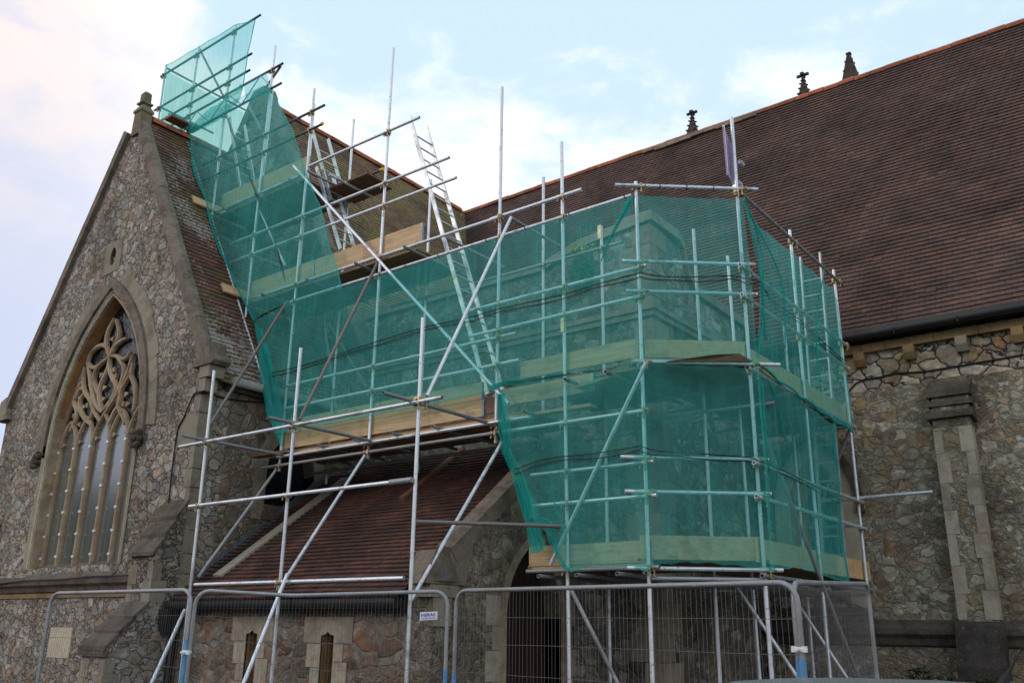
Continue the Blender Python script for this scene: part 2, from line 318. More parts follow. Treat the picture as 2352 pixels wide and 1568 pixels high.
MT['glassdark']=plain('leaded glass',(.012,.016,.022),.18,0,9,.8,.02)
MT['void']=plain('dark interior',(.006,.005,.005),.9)
MT['door']=woodmat('dark brown door',(.035,.012,.009),.5,'z')
MT['white']=plain('white plastic',(.72,.75,.76),.4,0,6,.15); MT['blue']=plain('blue paint',(.09,.26,.48),.5,0,14,.5)
MT['ink']=plain('blue print',(.05,.07,.52),.5,0,5,.05); MT['redink']=plain('red print',(.7,.10,.08),.5,0,5,.05)
MT['yellow']=plain('yellow plastic cap',(.75,.55,.04),.4,0,6,.1)
MT['carpaint']=plain('silver grey car paint',(.36,.37,.39),.25,.6,3,.05,.0); MT['carglass']=plain('car glass',(.015,.018,.02),.08,0,3,.1,0); MT['rubber']=plain('black rubber',(.015,.015,.015),.8)
MT['ground']=plain('tarmac ground',(.06,.058,.055),.95,0,20,.7,.01)
MT['concrete']=plain('concrete',(.32,.31,.29),.9,0,14,.5,.005)
def mk_poly():
    q=M('polycarbonate glazing sheet'); w=q.noise(1.2,4,.6,q.map((9,1,.5))); q.b.inputs['Coat Weight'].default_value=.0
    c=q.mix(.6,(.105,.115,.108),q.ramp(w,[(.35,.7),(.65,1.35)]),'MULTIPLY')
    q.b.inputs['IOR'].default_value=2.1
    return q.done(c,.16,q.bump(w,.003),spec=.9)
MT['poly']=mk_poly()
def mk_leaf(name,a,b):
    q=M(name); gi=q.N('ShaderNodeNewGeometry'); c=q.ramp(gi.outputs['Random Per Island'],[(0,a),(1,b)])
    q.b.inputs['Transmission Weight'].default_value=.0; return q.done(c,.6,None)
MT['leaf']=mk_leaf('leaves',(.03,.065,.015),(.09,.14,.035)); MT['leafd']=mk_leaf('dark leaves',(.012,.03,.012),(.04,.07,.02)); MT['flower']=mk_leaf('yellow flowers',(.55,.42,.03),(.7,.6,.08)); MT['bark']=plain('bark',(.09,.07,.05),.95,0,12,.6,.02)
MT['purple']=plain('mauve sheet',(.30,.22,.36),.55,0,5,.45,.003)
exec_later=[]
# ------------------------------------------------------------------ the church
CH=root('church',(-10,11,0),'old rubble stone church with steep brown tiled roofs behind the scaffolding','church')
def tiles(mb,o,u,v,n,lo,hi,L,w=.165,g=.108,t=.030,jit=.004,sag=.012):
    o,u,v,n=(Vector(q) for q in (o,u,v,n)); j=0; rr=random.Random(int(abs(o.x*100)+L*10))
    while j*g<L:
        v0=j*g; a,b=lo(v0),hi(v0); x=a-(w/2 if j%2 else 0)-rr.random()*.01
        rowj=rr.uniform(-.004,.004)
        while x<b:
            x0=max(x,a)+.002; x1=min(x+w,b)-.002
            if x1-x0>.02:
                s=noise.noise(Vector((x*.5,v0*.5,L)))*sag
                h=t+rr.uniform(0,jit)+s; e=rr.uniform(-.004,.004)+rowj; tw=rr.uniform(-.003,.003); p=v0+e
                if rr.random()<.012: p-=.03; 
                A=o+u*x0+v*p+n*(h+tw); B=o+u*x1+v*p+n*(h-tw); C=o+u*x1+v*(v0+g+.012)+n*(.002+s); D=o+u*x0+v*(v0+g+.012)+n*(.002+s)
                mb.add([A,B,C,D,A-n*(t+.004),B-n*(t+.004)],[(0,1,2,3),(4,5,1,0)])
            x+=w
        j+=1
def slab(mb,pts,n,th): mb.prism(pts,Vector(n)*(-th))
def arch(cx,hw,z0,zs,za,k=14,d=0.0):
    """pointed arch outline, clockwise from the lower left, in (u,z); d offsets it outwards"""
    h=za-zs; Rr=(hw*hw+h*h)/(2*hw); pts=[(cx-hw-d,z0)]
    cl=cx-hw+Rr; ang=math.atan2(h,cx-cl)   # angle of the apex seen from the left arc's centre
    RR=Rr+d; 
    a1=math.acos(max(-1,min(1,(cx-cl)/RR)))
    for i in range(k+1):
        a=math.pi+(a1-math.pi)*i/k; pts.append((cl+RR*math.cos(a),zs+RR*math.sin(a)))
    pts+= [(2*cx-x,z) for x,z in pts[::-1][1:]]
    return pts
def strip(outer,inner): return outer+inner[::-1]
RA=-16.1                                                  # ridge line of both transept roofs
# ---- front gable (chapel) ------------------------------------------------
GB=8.05; K1=1.68; Z1=11.62
def gz(a): return Z1-abs(a-RA)*K1
wc,whw=-15.96,1.53
outer=[(RA-3.5,0),(RA+3.5,0),(RA+3.5,5.74),(RA,Z1-.02),(RA-3.5,5.74)]
hole=arch(wc,whw,2.55,4.85,7.62)
rc=(-16.2,8.49)
def P(q,b): return [(x,b,z) for x,z in q]
circ=[(rc[0]+.10*math.cos(i*math.pi/8),rc[1]+.19*math.sin(i*math.pi/8)) for i in range(16)]
g=Mesh().plate(P(outer,GB),[P(hole,GB),P(circ,GB)],(0,.549,0)); fixnormals(obj('gable_wall',g,MT['gable'],CH))
# dressed quoins up the right hand corner of the gable
q=Mesh(); z=.0; i=0
while z<5.5:
    h=.30 if i%2 else .36; w=.17 if i%2 else .10
    if z>4.3 and z<4.7: w=.50; h=.55
    q.box((-12.59-w,GB-.012,z+.008),(-12.574,GB+.25,min(z+h,5.6)-.008)); z+=h; i+=1
obj('quoin_stones',q,MT['ash'],CH)
# coping
def rake(sgn,off0,off1,b0,b1,zlow,zc=Z1,k=K1):
    cosr=1/math.sqrt(1+k*k); 
    dz0=off0/cosr; dz1=off1/cosr
    xl=(zc-zlow)/k
    pts=[(RA,zc+dz0),(RA+sgn*xl,zlow+dz0),(RA+sgn*xl,zlow+dz1),(RA,zc+dz1)]
    return [(x,b0,z) for x,z in pts],(0,b1-b0,0)
for sgn in (1,-1):
    cp=Mesh(); L=6.8; n=9
    d=Vector((sgn*3.42,0,-3.42*K1)); nn=Vector((sgn*K1,0,1)).normalized(); dl=d.length
    for i in range(n):
        s0=.06+i/n*.94; s1=.06+(i+1)/n*.94-.0006
        A=Vector((RA,7.96,Z1)); 
        jig=R.uniform(-.012,.012)
        p0=A+d*s0; p1=A+d*s1
        o0=-.03; o1=.135+jig*.6; o2=.175+jig*.6
        prof=lambda p:[p+nn*o0,p+nn*o1,p+nn*o2+Vector((0,.07,0)),p+nn*o2+Vector((0,.17,0)),p+nn*(o1-.02)+Vector((0,.24,0)),p+nn*o0+Vector((0,.24,0))]
        a=prof(p0); b=prof(p1); cp.add(a+b,[(k,(k+1)%6,6+(k+1)%6,6+k) for k in range(6)]+[tuple(range(6))[::-1],tuple(range(6,12))])
    obj('coping',cp,MT['coping'],CH)
# kneeler at the foot of the right coping, with stepped corbels under it
k=Mesh(); k.prism([(-12.80,7.95,5.62),(-12.27,7.95,5.62),(-12.22,7.95,5.68),(-12.25,7.95,5.74),(-12.36,7.95,5.80),(-12.40,7.95,6.02),(-12.62,7.95,6.10)],(0,.34,0)); obj('kneeler',k,MT['coping'],CH)
obj('kneeler_corbel',Mesh().box((-12.62,7.98,5.42),(-12.34,8.26,5.615)),MT['ash'],CH); obj('kneeler_corbel',Mesh().box((-12.62,8.0,5.20),(-12.45,8.24,5.415)),MT['ash'],CH)
k=Mesh(); k.prism([(-19.40,7.95,5.62),(-19.93,7.95,5.62),(-19.98,7.95,5.68),(-19.95,7.95,5.74),(-19.84,7.95,5.80),(-19.80,7.95,6.02),(-19.58,7.95,6.10)],(0,.34,0)); obj('kneeler',k,MT['ash'],CH)
# finial stump on the apex
f=Mesh(); fx,fy=RA+.06,8.12
def sq(z,h,w2=None): w2=w2 or h; return [(fx-h,fy-w2,z),(fx+h,fy-w2,z),(fx+h,fy+w2,z),(fx-h,fy+w2,z)]
def loft(mb,rings):
    n=len(rings[0]); vs=[p for r in rings for p in r]; fs=[(i*n+j,i*n+(j+1)%n,(i+1)*n+(j+1)%n,(i+1)*n+j) for i in range(len(rings)-1) for j in range(n)]
    fs+=[tuple(range(n))[::-1],tuple(range((len(rings)-1)*n,len(rings)*n))]; mb.add(vs,fs)
loft(f,[sq(11.15,.16,.12),sq(11.66,.13,.12),sq(11.68,.155,.145),sq(11.73,.155,.145),sq(11.85,.08),sq(11.87,.08),sq(11.885,.12),sq(11.92,.12),sq(11.94,.08),sq(12.14,.078),sq(12.18,.055)])
obj('finial',f,ashlar('lichened finial stone',(.20,.17,.11),stain=.5,lich=.3),CH)
# hood mould, splayed jamb order and orange soffit of the great window
WIN=obj('window',Mesh().plate(P(strip(arch(wc,whw,4.62,4.85,7.62,d=.30),arch(wc,whw,4.62,4.85,7.62,d=.12)),GB-.07),[],(0,.07,0)),MT['coping'],CH,'great pointed window with flowing tracery and five pale lights')
def loftarch(mb,stages,z0,k=14):
    """stages: (offset, b) pairs swept round the arch"""
    rows=[[(x,b,z) for x,z in arch(wc,whw,z0,4.85,7.62,k,d)] for d,b in stages]
    n=len(rows[0]); vs=[p for r in rows for p in r]; fs=[(i*n+j,i*n+j+1,(i+1)*n+j+1,(i+1)*n+j) for i in range(len(rows)-1) for j in range(n-1)]
    mb.add(vs,fs)
o=Mesh(); loftarch(o,[(.12,GB-.06),(.12,GB-.012),(.085,GB-.012),(.05,GB+.02),(.03,GB-.004)],2.55); obj('jamb_moulding',o,MT['pale'],WIN)
o=Mesh(); loftarch(o,[(.034,GB-.004),(.0,GB-.004),(-.008,GB+.03),(-.008,GB+.50)],2.50); obj('reveal',o,MT['jamb'],WIN)
o=Mesh(); 
for kk in (0,):
    pts=arch(wc,whw-.012,4.6,4.85,7.62-.012,24); a=[p for p in pts if p[1]>5.3]
    n=len(a); vs=[(x,GB+.05,z) for x,z in a]+[(x,GB+.42,z) for x,z in a]; o.add(vs,[(i,i+1,n+i+1,n+i) for i in range(n-1)])
obj('soffit',o,MT['orange'],WIN)
# dressed voussoirs round the arch, flush with the rubble
pa=arch(wc,whw,3.0,4.85,7.62,10,.31); pb=arch(wc,whw,3.0,4.85,7.62,10,.62)
for half in (0,1):
  v=Mesh()
  for i in range(1,len(pa)-2):
    if i in (10,11) or (i>10)!=bool(half): continue
    j=R.uniform(-.05,.05); A,B,C,D=pa[i],pa[i+1],pb[i+1],pb[i]
    v.prism([(A[0],GB-.006-.0011*i,A[1]),(B[0],GB-.006-.0011*i,B[1]),(C[0]+j,GB-.006-.0011*i,C[1]+j),(D[0]+j,GB-.006-.0011*i,D[1]+j)],(0,.1,0))
  obj('voussoirs',v,MT['ash'],WIN)
# carved head stops
for hx in (wc-whw-.21,wc+whw+.21):
    h=Mesh(); 
    for i in range(26):
        p=Vector((hx+R.uniform(-.09,.09),GB-.10+R.uniform(-.06,.05),4.60+R.uniform(-.14,.13))); s=R.uniform(.03,.06)
        ring=[]
        for a in range(5):
            for e in range(6): ring.append(p+Vector((math.cos(e*1.05)*math.sin(.3+a*.62)*s,math.sin(e*1.05)*math.sin(.3+a*.62)*s,math.cos(.3+a*.62)*s)))
        h.add(ring,[(a*6+e,a*6+(e+1)%6,(a+1)*6+(e+1)%6,(a+1)*6+e) for a in range(4) for e in range(6)]+[tuple(range(6)),tuple(range(24,30))[::-1]])
    obj('head_stop',h,MT['ashdark'],WIN)
# glazing: dark leaded glass above, pale protective sheets on the five lights
gl=Mesh().plate(P(arch(wc,whw+.02,4.0,4.85,7.6),GB+.27),[],(0,.01,0)); obj('leaded_glass',gl,MT['glassdark'],WIN)
lw=2*whw/5; mz=4.72
for i in range(5):
    c=wc-whw+lw*(i+.5); a=arch(c,lw/2-.005,2.6,mz,mz+.62,7); pn=Mesh().plate(P(a,GB+.245),[],(0,.012,0)); obj('light_pane',pn,MT['poly'],WIN)
MY=GB+.17
for i in range(0,6):
    x=wc-whw+lw*i+(.03 if i==0 else 0)-(.02 if i==5 else 0)
    mu=Mesh(); mu.rib([(x,MY,2.5),(x,MY,mz+.02)],(0,-1,0),.080,.075); o=obj('mullion',mu,MT['trac'],WIN)
    for j in range(6):
        zz=2.72+j*.40+(.02 if i%2 else 0); obj('clip',Mesh().box((x-.034,MY-.016,zz),(x+.034,MY+.01,zz+.042)),MT['white'],o)
tr=Mesh()
def curve(pts,k=6):
    out=[]; n=len(pts)
    for i in range(n-1):
        p0,p1,p2,p3=pts[max(i-1,0)],pts[i],pts[i+1],pts[min(i+2,n-1)]
        for t in range(k):
            t/=k; out.append(tuple(.5*((2*p1[j])+(-p0[j]+p2[j])*t+(2*p0[j]-5*p1[j]+4*p2[j]-p3[j])*t*t+(-p0[j]+3*p1[j]-3*p2[j]+p3[j])*t**3) for j in range(len(p1))))
    out.append(pts[-1]); return out
def wa(x,y): p=at(x*.29308,551.25+y*.29308,1,MY); return (p.x,p.z)
traced=[[(850,915),(828,850),(822,780),(840,700),(890,610)],[(850,915),(872,850),(905,790),(922,720),(900,620)],
 [(852,905),(832,850),(798,820),(750,835),(700,885),(675,950)],[(675,950),(700,990),(745,992),(795,950),(852,912)],
 [(855,905),(890,830),(940,785),(985,765)],[(855,908),(900,905),(940,930),(985,915),(1012,870)],
 [(850,915),(832,1010),(790,1095),(762,1190),(770,1270),(785,1340)],[(850,915),(846,1000),(868,1080),(898,1135),(880,1210),(830,1290),(785,1345)],
 [(795,950),(740,1020),(722,1090),(745,1170),(765,1220)],[(900,905),(955,985),(950,1070),(915,1170),(870,1260),(800,1325)],
 [(675,950),(690,1050),(705,1160),(735,1280),(785,1345)],[(655,990),(640,1100),(655,1190),(700,1260),(720,1330),(775,1420)],
 [(1030,900),(985,1040),(930,1165),(860,1280),(785,1400)],[(1035,960),(1015,1050),(1040,1130),(1050,1220),(1035,1330)],
 [(1015,1050),(955,1140),(925,1230),(915,1300),(960,1400),(965,1440)],[(640,1100),(590,1180),(568,1260),(590,1340),(575,1420),(540,1500)],
 [(650,1000),(605,1130),(560,1260),(515,1380),(470,1500)],[(655,1180),(610,1280),(640,1380),(700,1440)],[(568,1260),(620,1160),(655,1180)],
 [(930,1165),(930,1260),(880,1350),(840,1440)],[(720,1330),(690,1400),(650,1380)]]
for t in traced: 
    c=curve([wa(*p) for p in t],5); n=len(c); tr.rib([(x,MY+R.uniform(-.003,.003),z) for x,z in c],(0,-1,0),[.05+.045*abs(math.sin(i*math.pi/n)) for i in range(n)],.07)
for i in range(5):
    c=wc-whw+lw*(i+.5); a=arch(c,lw/2-.005,mz-.02,mz,mz+.60,7); ring=strip(arch(c,lw/2+.02,mz,mz,mz+.64,7),arch(c,lw/2-.05,mz,mz,mz+.52,7))
    tr.rib([(x,MY+.002,z) for x,z in a],(0,-1,0),.065,.07)
    for s in (-1,1):
        for hh,ln in ((.16,.07),(.36,.06)):
            xx=c+s*(lw/2-.06-hh*.12); tr.prism([(xx,MY+.03,mz+hh-.05),(xx-s*ln,MY+.03,mz+hh),(xx,MY+.03,mz+hh+.05)],(0,.06,0))
# cusps in the upper lights
for (x,y,s) in ((775,1050,1),(800,1150,1),(790,1240,1),(870,1010,-1),(880,1060,-1),(900,1240,-1),(690,1130,-1),(610,1230,-1),(640,1300,1),(660,1290,-1),(970,1200,1),(980,1280,1),(940,1280,-1),(860,770,-1),(905,1330,1),(560,1370,1),(600,1440,-1)):
    p=wa(x,y); tr.prism([(p[0]-.05*s,MY+.04,p[1]+.05),(p[0]+.10*s,MY+.04,p[1]+.01),(p[0]-.05*s,MY+.04,p[1]-.06)],(0,.07,0))
fixnormals(obj('tracery',tr,MT['trac'],WIN))
s=Mesh(); s.prism([(wc-whw-.02,GB+.52,2.78),(wc-whw-.02,GB+.10,2.55),(wc-whw-.02,GB+.07,2.50),(wc-whw-.02,GB-.10,2.34),(wc-whw-.02,GB-.10,2.27),(wc-whw-.02,GB+.52,2.27)],(2*whw+.04,0,0)); obj('sill',s,MT['lichstone'],WIN)
# square stone with a small trefoil vent
rv=Mesh().plate([(rc[0]-.30,GB-.012,rc[1]-.36),(rc[0]+.30,GB-.012,rc[1]-.33),(rc[0]+.30,GB-.012,rc[1]+.36),(rc[0]-.30,GB-.012,rc[1]+.33)],[P(circ,GB-.012)],(0,.2,0)); VT=obj('vent_stone',rv,MT['ash'],CH)
obj('vent_cusp',Mesh().prism([(rc[0]-.14,GB+.05,rc[1]-.06),(rc[0]+.02,GB+.05,rc[1]-.01),(rc[0]-.14,GB+.05,rc[1]+.05)],(0,.1,0)),MT['ash'],VT)
obj('vent_back',Mesh().box((rc[0]-.4,GB+.56,rc[1]-.4),(rc[0]+.4,GB+.6,rc[1]+.4)),MT['void'],VT)
# string course along the gable wall
sc=Mesh(); sc.prism([(-19.6,GB,2.40),(-19.6,GB-.13,2.29),(-19.6,GB-.13,2.24),(-19.6,GB-.07,2.19),(-19.6,GB-.05,2.12),(-19.6,GB,2.10)],(6.4,0,0)); obj('string_course',sc,MT['ashdark'],CH)
oc=Mesh(); oc.box((-19.6,GB-.03,2.02),(-13.2,GB+.05,2.10)); obj('ochre_band',oc,MT['ochre'],CH)
pq=Mesh().box((-16.26,GB-.015,1.04),(-15.52,GB+.1,1.53)); obj('stone_panel',pq,MT['pale'],CH,'plain pale rectangular panel low on the gable wall')
# stepped buttresses of the gable wall
def buttress(a0,a1,b,steps,mat='gable',dmat='ashdark',name='buttress'):
    """steps: list of (z_top_at_wall, projection_after, z_after) going down"""
    B=Mesh(); prof=[(b+.1,steps[0][0])]; pr=0
    for (zt,p,zb) in steps: prof+=[(b-pr,zt),(b-p,zb)]; pr=p
    prof+=[(b-pr,0),(b+.1,0)]
    B.prism([(a0,y,z) for y,z in prof],(a1-a0,0,0)); o=fixnormals(obj(name,B,MT[mat],CH))
    Wt=Mesh(); pr=0
    for (zt,p,zb) in steps:
        n=3 if p-pr>.2 else 2
        for i in range(n):
            y0=b-pr-(p-pr)*i/n; y1=b-pr-(p-pr)*(i+1)/n; z0=zt-(zt-zb)*i/n; z1=zt-(zt-zb)*(i+1)/n
            Wt.prism([(a0-.03,y0,z0+.03),(a0-.03,y1-.05,z1+.02),(a0-.03,y1-.05,z1-.04),(a0-.03,y0,z0-.03)],(a1-a0+.06,0,0))
        pr=p
    obj('weathering',Wt,MT[dmat],o); obj('drip_course',Mesh().box((a0-.03,b-pr-.06,zb-.12),(a1+.03,b-pr+.02,zb-.045)),MT[dmat],o)
    runs=[(0,steps[-1][2]-.15,steps[-1][1])]+([(steps[1][0],steps[0][2]-.15,steps[0][1])] if len(steps)>1 else [])
    for zs,zz,pr in runs:
        for side_ in (0,1):
            Q=Mesh(); z=zs; i=side_
            while z<zz:
                h=.27+.06*(i%2); w=.22 if i%2 else .13; x0,x1=(a0-.006,a0+w) if side_==0 else (a1-w,a1+.006)
                Q.box((x0,b-pr-.008,z+.006),(x1,b-pr+.14+.1*(i%2),min(z+h,zz)-.006)); z+=h; i+=1
            obj('quoins',Q,MT['ash'],o)
    return o
buttress(-13.22,-12.585,GB,[(3.45,.45,2.62),(1.90,1.0,1.28)])
buttress(-19.6,-18.97,GB,[(3.45,.45,2.62),(1.90,1.0,1.28)])
# ---- right side wall of the chapel ---------------------------------------
AW=-12.6
side=[(8.60,0),(11.4,0),(11.4,5.6),(8.60,5.6)]
sc_=(9.95,.42)
sw=arch(10.0,.52,3.55,4.15,4.75,10)
g=Mesh().plate([(AW,y,z) for y,z in side],[[(AW,y,z) for y,z in sw]],(-.5,0,0)); fixnormals(obj('side_wall',g,MT['side'],CH))
SWn=obj('side_window',Mesh().plate([(AW+.012,y,z) for y,z in strip(arch(10,.52,3.3,4.15,4.75,10,.24),arch(10,.52,3.3,4.15,4.75,10,0))],[],(-.3,0,0)),MT['ash'],CH)
obj('side_glass',Mesh().box((AW-.30,9.4,3.3),(AW-.28,10.6,4.9)),MT['glassdark'],SWn)
obj('side_sill',Mesh().prism([(AW+.05,9.44,3.42),(AW-.3,9.44,3.62),(AW-.3,9.44,3.30),(AW+.05,9.44,3.30)],(0,1.12,0)),MT['ashdark'],SWn)
obj('wall_back',Mesh().box((-19.6,8.6,0),(-19.1,11.4,5.6)),MT['side'],CH)
# ---- roofs of the chapel ---------------------------------------------------
def slope_roof(name,mat,sgn,b0,b1,zr,k,ae,hi=None,gauge=.108):
    """roof plane falling from the ridge at RA to the eave at RA+sgn*ae"""
    ln=math.hypot(ae,ae*k); v=Vector((-sgn*1,0,k)).normalized(); u=Vector((0,1,0)); n=Vector((sgn*k,0,1)).normalized(); o=Vector((RA+sgn*ae,b0,zr-ae*k))
    mb=Mesh(); tiles(mb,o+n*.02,u,v,n,lambda s:0,(hi or (lambda s:b1-b0)),ln-.05,g=gauge,t=.019,jit=.006)
    ob=obj(name,mb,MT[mat],CH); return ob,o,v,n,ln
r1,*_=slope_roof('chapel_roof','lichroof',1,8.215,11.3,Z1,K1,3.72)
r0,*_=slope_roof('chapel_roof','lichroof',-1,8.215,11.3,Z1,K1,3.72)
us=Mesh(); us.prism([(RA-3.6,8.5,5.55),(RA+3.6,8.5,5.55),(RA,8.5,Z1-.06)],(0,2.85,0)); obj('roof_underside',us,MT['void'],CH)
def ridge(name,p0,p1,seglen=.34,r=.12):
    p0=Vector(p0); p1=Vector(p1); d=(p1-p0); n=int(d.length/seglen); d.normalize(); sdir=d.cross(Vector((0,0,1))).normalized(); mb=Mesh()
    for i in range(n):
        a=p0+d*(i*seglen+.006); b=p0+d*((i+1)*seglen-.006); j=R.uniform(-.008,.008); vs=[]
        for q_ in (a,b):
            for k_ in range(7):
                t=math.radians(-20+k_*220/6); vs.append(q_+sdir*math.cos(t)*r*1.1+Vector((0,0,1))*(math.sin(t)*r+j-.02))
        mb.add(vs,[(k_,k_+1,8+k_,7+k_) for k_ in range(6)]+[tuple(range(7)),tuple(range(7,14))[::-1]])
    return obj(name,mb,MT['ridge'],CH)
ridge('ridge_tiles',(RA,8.30,Z1+.03),(RA,10.75,Z1+.03))
# gutter and eaves course
gu=Mesh(); gp=[]
for i in range(7): t=math.pi+math.pi*i/6; gp.append((-12.36+math.cos(t)*.07,8.45,5.44+math.sin(t)*.075))
gu.prism(gp+[(-12.29,8.45,5.50),(-12.43,8.45,5.50)],(0,2.6,0)); obj('gutter',gu,MT['gutterpale'],CH,'pale lichened gutter under the chapel eave')
ev=Mesh().box((AW,8.45,5.32),(AW+.12,11.2,5.56)); obj('eaves_course',ev,MT['ashdark'],CH)
# ---- main transept behind: higher gable and moss green roof ---------------
Z2=13.47; K2=1.75
t2=[(RA-4.1,0),(RA+4.1,0),(RA+4.1,6.3),(RA,Z2-.05),(RA-4.1,6.3)]
fixnormals(obj('transept_gable',Mesh().plate([(x,10.85,z) for x,z in t2],[],(0,.6,0)),MT['plaster'],CH))
for sgn in (1,-1):
    cp=Mesh(); d=Vector((sgn*4.0,0,-4.0*K2)); nn=Vector((sgn*K2,0,1)).normalized(); A=Vector((RA,10.78,Z2))
    for i in range(9):
        p0=A+d*(i/9); p1=A+d*((i+1)/9-.003); prof=lambda p:[p-nn*.02,p+nn*.22,p+nn*.26+Vector((0,.2,0)),p+nn*.22+Vector((0,.45,0)),p-nn*.02+Vector((0,.45,0))]
        cp.add(prof(p0)+prof(p1),[(k_,(k_+1)%5,5+(k_+1)%5,5+k_) for k_ in range(5)]+[tuple(range(5))[::-1],tuple(range(5,10))])
    obj('coping',cp,MT['coping'],CH)
apx=Mesh(); fx,fy=RA,11.0; loft(apx,[sq(13.0,.40,.2),sq(13.6,.26,.2),sq(13.78,.2,.16)]); obj('apex_stone',apx,MT['coping'],CH)
def t2hi(s):
    z=Z2-4.1*K2+s*K2/math.hypot(1,K2); return max(.2,18.4-(Z2-z)/1.78-11.30)
slope_roof('transept_roof','greenroof',1,11.30,18.4,Z2,K2,4.1,t2hi)
slope_roof('transept_roof','greenroof',-1,11.30,18.4,Z2,K2,4.1,t2hi)
us=Mesh(); us.prism([(RA-4.0,11.8,6.3),(RA+4.0,11.8,6.3),(RA,11.8,Z2-.1)],(0,6.6,0)); obj('roof_underside',us,MT['void'],CH)
fixnormals(obj('transept_wall',Mesh().box((RA+3.6,11.8,0),(RA+4.0,18,6.25)),MT['side'],CH))
ridge('ridge_tiles',(RA,11.35,Z2),(RA,18.3,Z2))
# ---- nave ------------------------------------------------------------------
NB=14.5; KN=1.78; ne=Vector((0,14.28,6.24)); nl=math.hypot(18.4-14.28,13.47-6.24)
nv=Vector((0,18.4-14.28,13.47-6.24)).normalized(); nn_=Vector((0,-nv.z,nv.y))
def nlo(s):
    z=6.24+s*nv.z; return RA+(Z2-z)/K2-.05 if z>7.6 else -9.2
mb=Mesh(); tiles(mb,ne+nn_*.02,(1,0,0),nv,nn_,nlo,lambda s:7.5,nl-.04,t=.024,jit=.004,sag=.03); obj('nave_roof',mb,MT['naveroof'],CH)
obj('nave_roof_base',Mesh().prism([(-18,14.32,6.2),(-18,18.4,13.38),(-18,22.5,6.2)],(25.5,0,0)),MT['void'],CH)
ridge('ridge_tiles',(RA,18.4,Z2),(7.5,18.4,Z2),r=.105)
rl=Mesh(); 
for i in range(9):
    x=-9.9+i*.34; rl.box((x,18.22,Z2-.13+R.uniform(-.02,.02)),(x+.345,18.34,Z2-.05))
obj('ridge_mortar',rl,MT['ash'],CH)
nwx,nwh=-4.98,.42
nh=arch(nwx,nwh,2.05,3.55,4.35,10)
yN=lambda q,b:[(x,b,z) for x,z in q]
fixnormals(obj('nave_wall',Mesh().plate(yN([(-9.5,0),(8,0),(8,5.32),(-9.5,5.32)],NB),[yN(nh,NB)],(0,.6,0)),MT['nave'],CH))
# upper band of the wall, repointed
up_=[(-9.5,5.32)]+[(-9.5+i*.5,5.32) for i in range(1,36)]+[(8,6.3),(-9.5,6.3)]
fixnormals(obj('nave_wall_top',Mesh().box((-9.5,NB-.001,5.322),(8,NB+.5,6.3)),MT['navetop'],CH,'repointed tan rubble band below the nave eave'))
NW=obj('nave_window',Mesh().plate(yN(strip(arch(nwx,nwh,1.95,3.55,4.35,10,.26),nh),NB-.015),[],(0,.35,0)),MT['pale'],CH)
ni=Mesh()
for d_,b_ in ((-.0,.0),(-.07,.10),(-.13,.2)): ni.plate(yN(strip(arch(nwx,nwh,1.95,3.55,4.35,10,d_),arch(nwx,nwh,1.95,3.55,4.35,10,d_-.07)),NB+b_),[],(0,.1,0))
obj('nave_window_moulding',ni,MT['orange'],NW)
obj('nave_hood_mould',Mesh().plate(yN(strip(arch(nwx,nwh,3.4,3.55,4.35,10,.36),arch(nwx,nwh,3.4,3.55,4.35,10,.25)),NB-.09),[],(0,.09,0)),MT['ashdark'],NW)
obj('nave_glass',Mesh().box((nwx-.5,NB+.3,1.95),(nwx+.5,NB+.32,4.5)),MT['glassdark'],NW)
obj('nave_sill',Mesh().prism([(nwx-.7,NB-.06,1.95),(nwx-.7,NB+.3,2.15),(nwx-.7,NB+.3,1.85),(nwx-.7,NB-.06,1.85)],(1.4,0,0)),MT['ashdark'],NW)
ga=Mesh(); gp=[]
for i in range(9): t=math.pi+math.pi*i/8; gp.append((-9,14.20+math.cos(t)*.075,6.16+math.sin(t)*.07))
ga.prism(gp+[(-9,14.275,6.24),(-9,14.125,6.24)],(16.5,0,0)); ga.box((-9,14.28,6.10),(7.5,14.48,6.22)); obj('nave_gutter',ga,MT['blackiron'],CH,'long black gutter under the nave roof')
for i in range(18):
    x=-8.9+i*.92; obj('gutter_bracket',Mesh().prism([(x,14.11,6.17),(x,14.13,6.09),(x,14.2,6.07),(x,14.28,6.09),(x,14.28,6.12),(x,14.2,6.095),(x,14.14,6.11)],(.03,0,0)),MT['blackiron'],CH)
oc=Mesh()
x=-9
while x<7.4: w=R.uniform(.5,.9); oc.box((x,NB-.10,5.93),(min(x+w,7.5)-.008,NB+.02,6.06)); x+=w
obj('cornice',oc,MT['ochre'],CH)
for i in range(14):
    x=at(2078,795,1,NB).x-.76*5+i*.76
    c=Mesh(); c.prism([(x,NB-.17,5.925),(x,NB+.01,5.925),(x,NB+.01,5.70),(x,NB-.10,5.70),(x,NB-.17,5.80)],(.16,0,0)); obj('corbel',c,MT['ochre'] if i%3 else MT['ash'],CH)
for b0,z0,z1 in ((NB,1.72,1.46),):
    sc=Mesh(); sc.prism([(-9,b0,1.80),(-9,b0-.14,1.68),(-9,b0-.14,1.60),(-9,b0-.08,1.54),(-9,b0-.05,1.45),(-9,b0,1.42)],(15.5,0,0)); obj('string_course',sc,MT['ashdark'],CH)
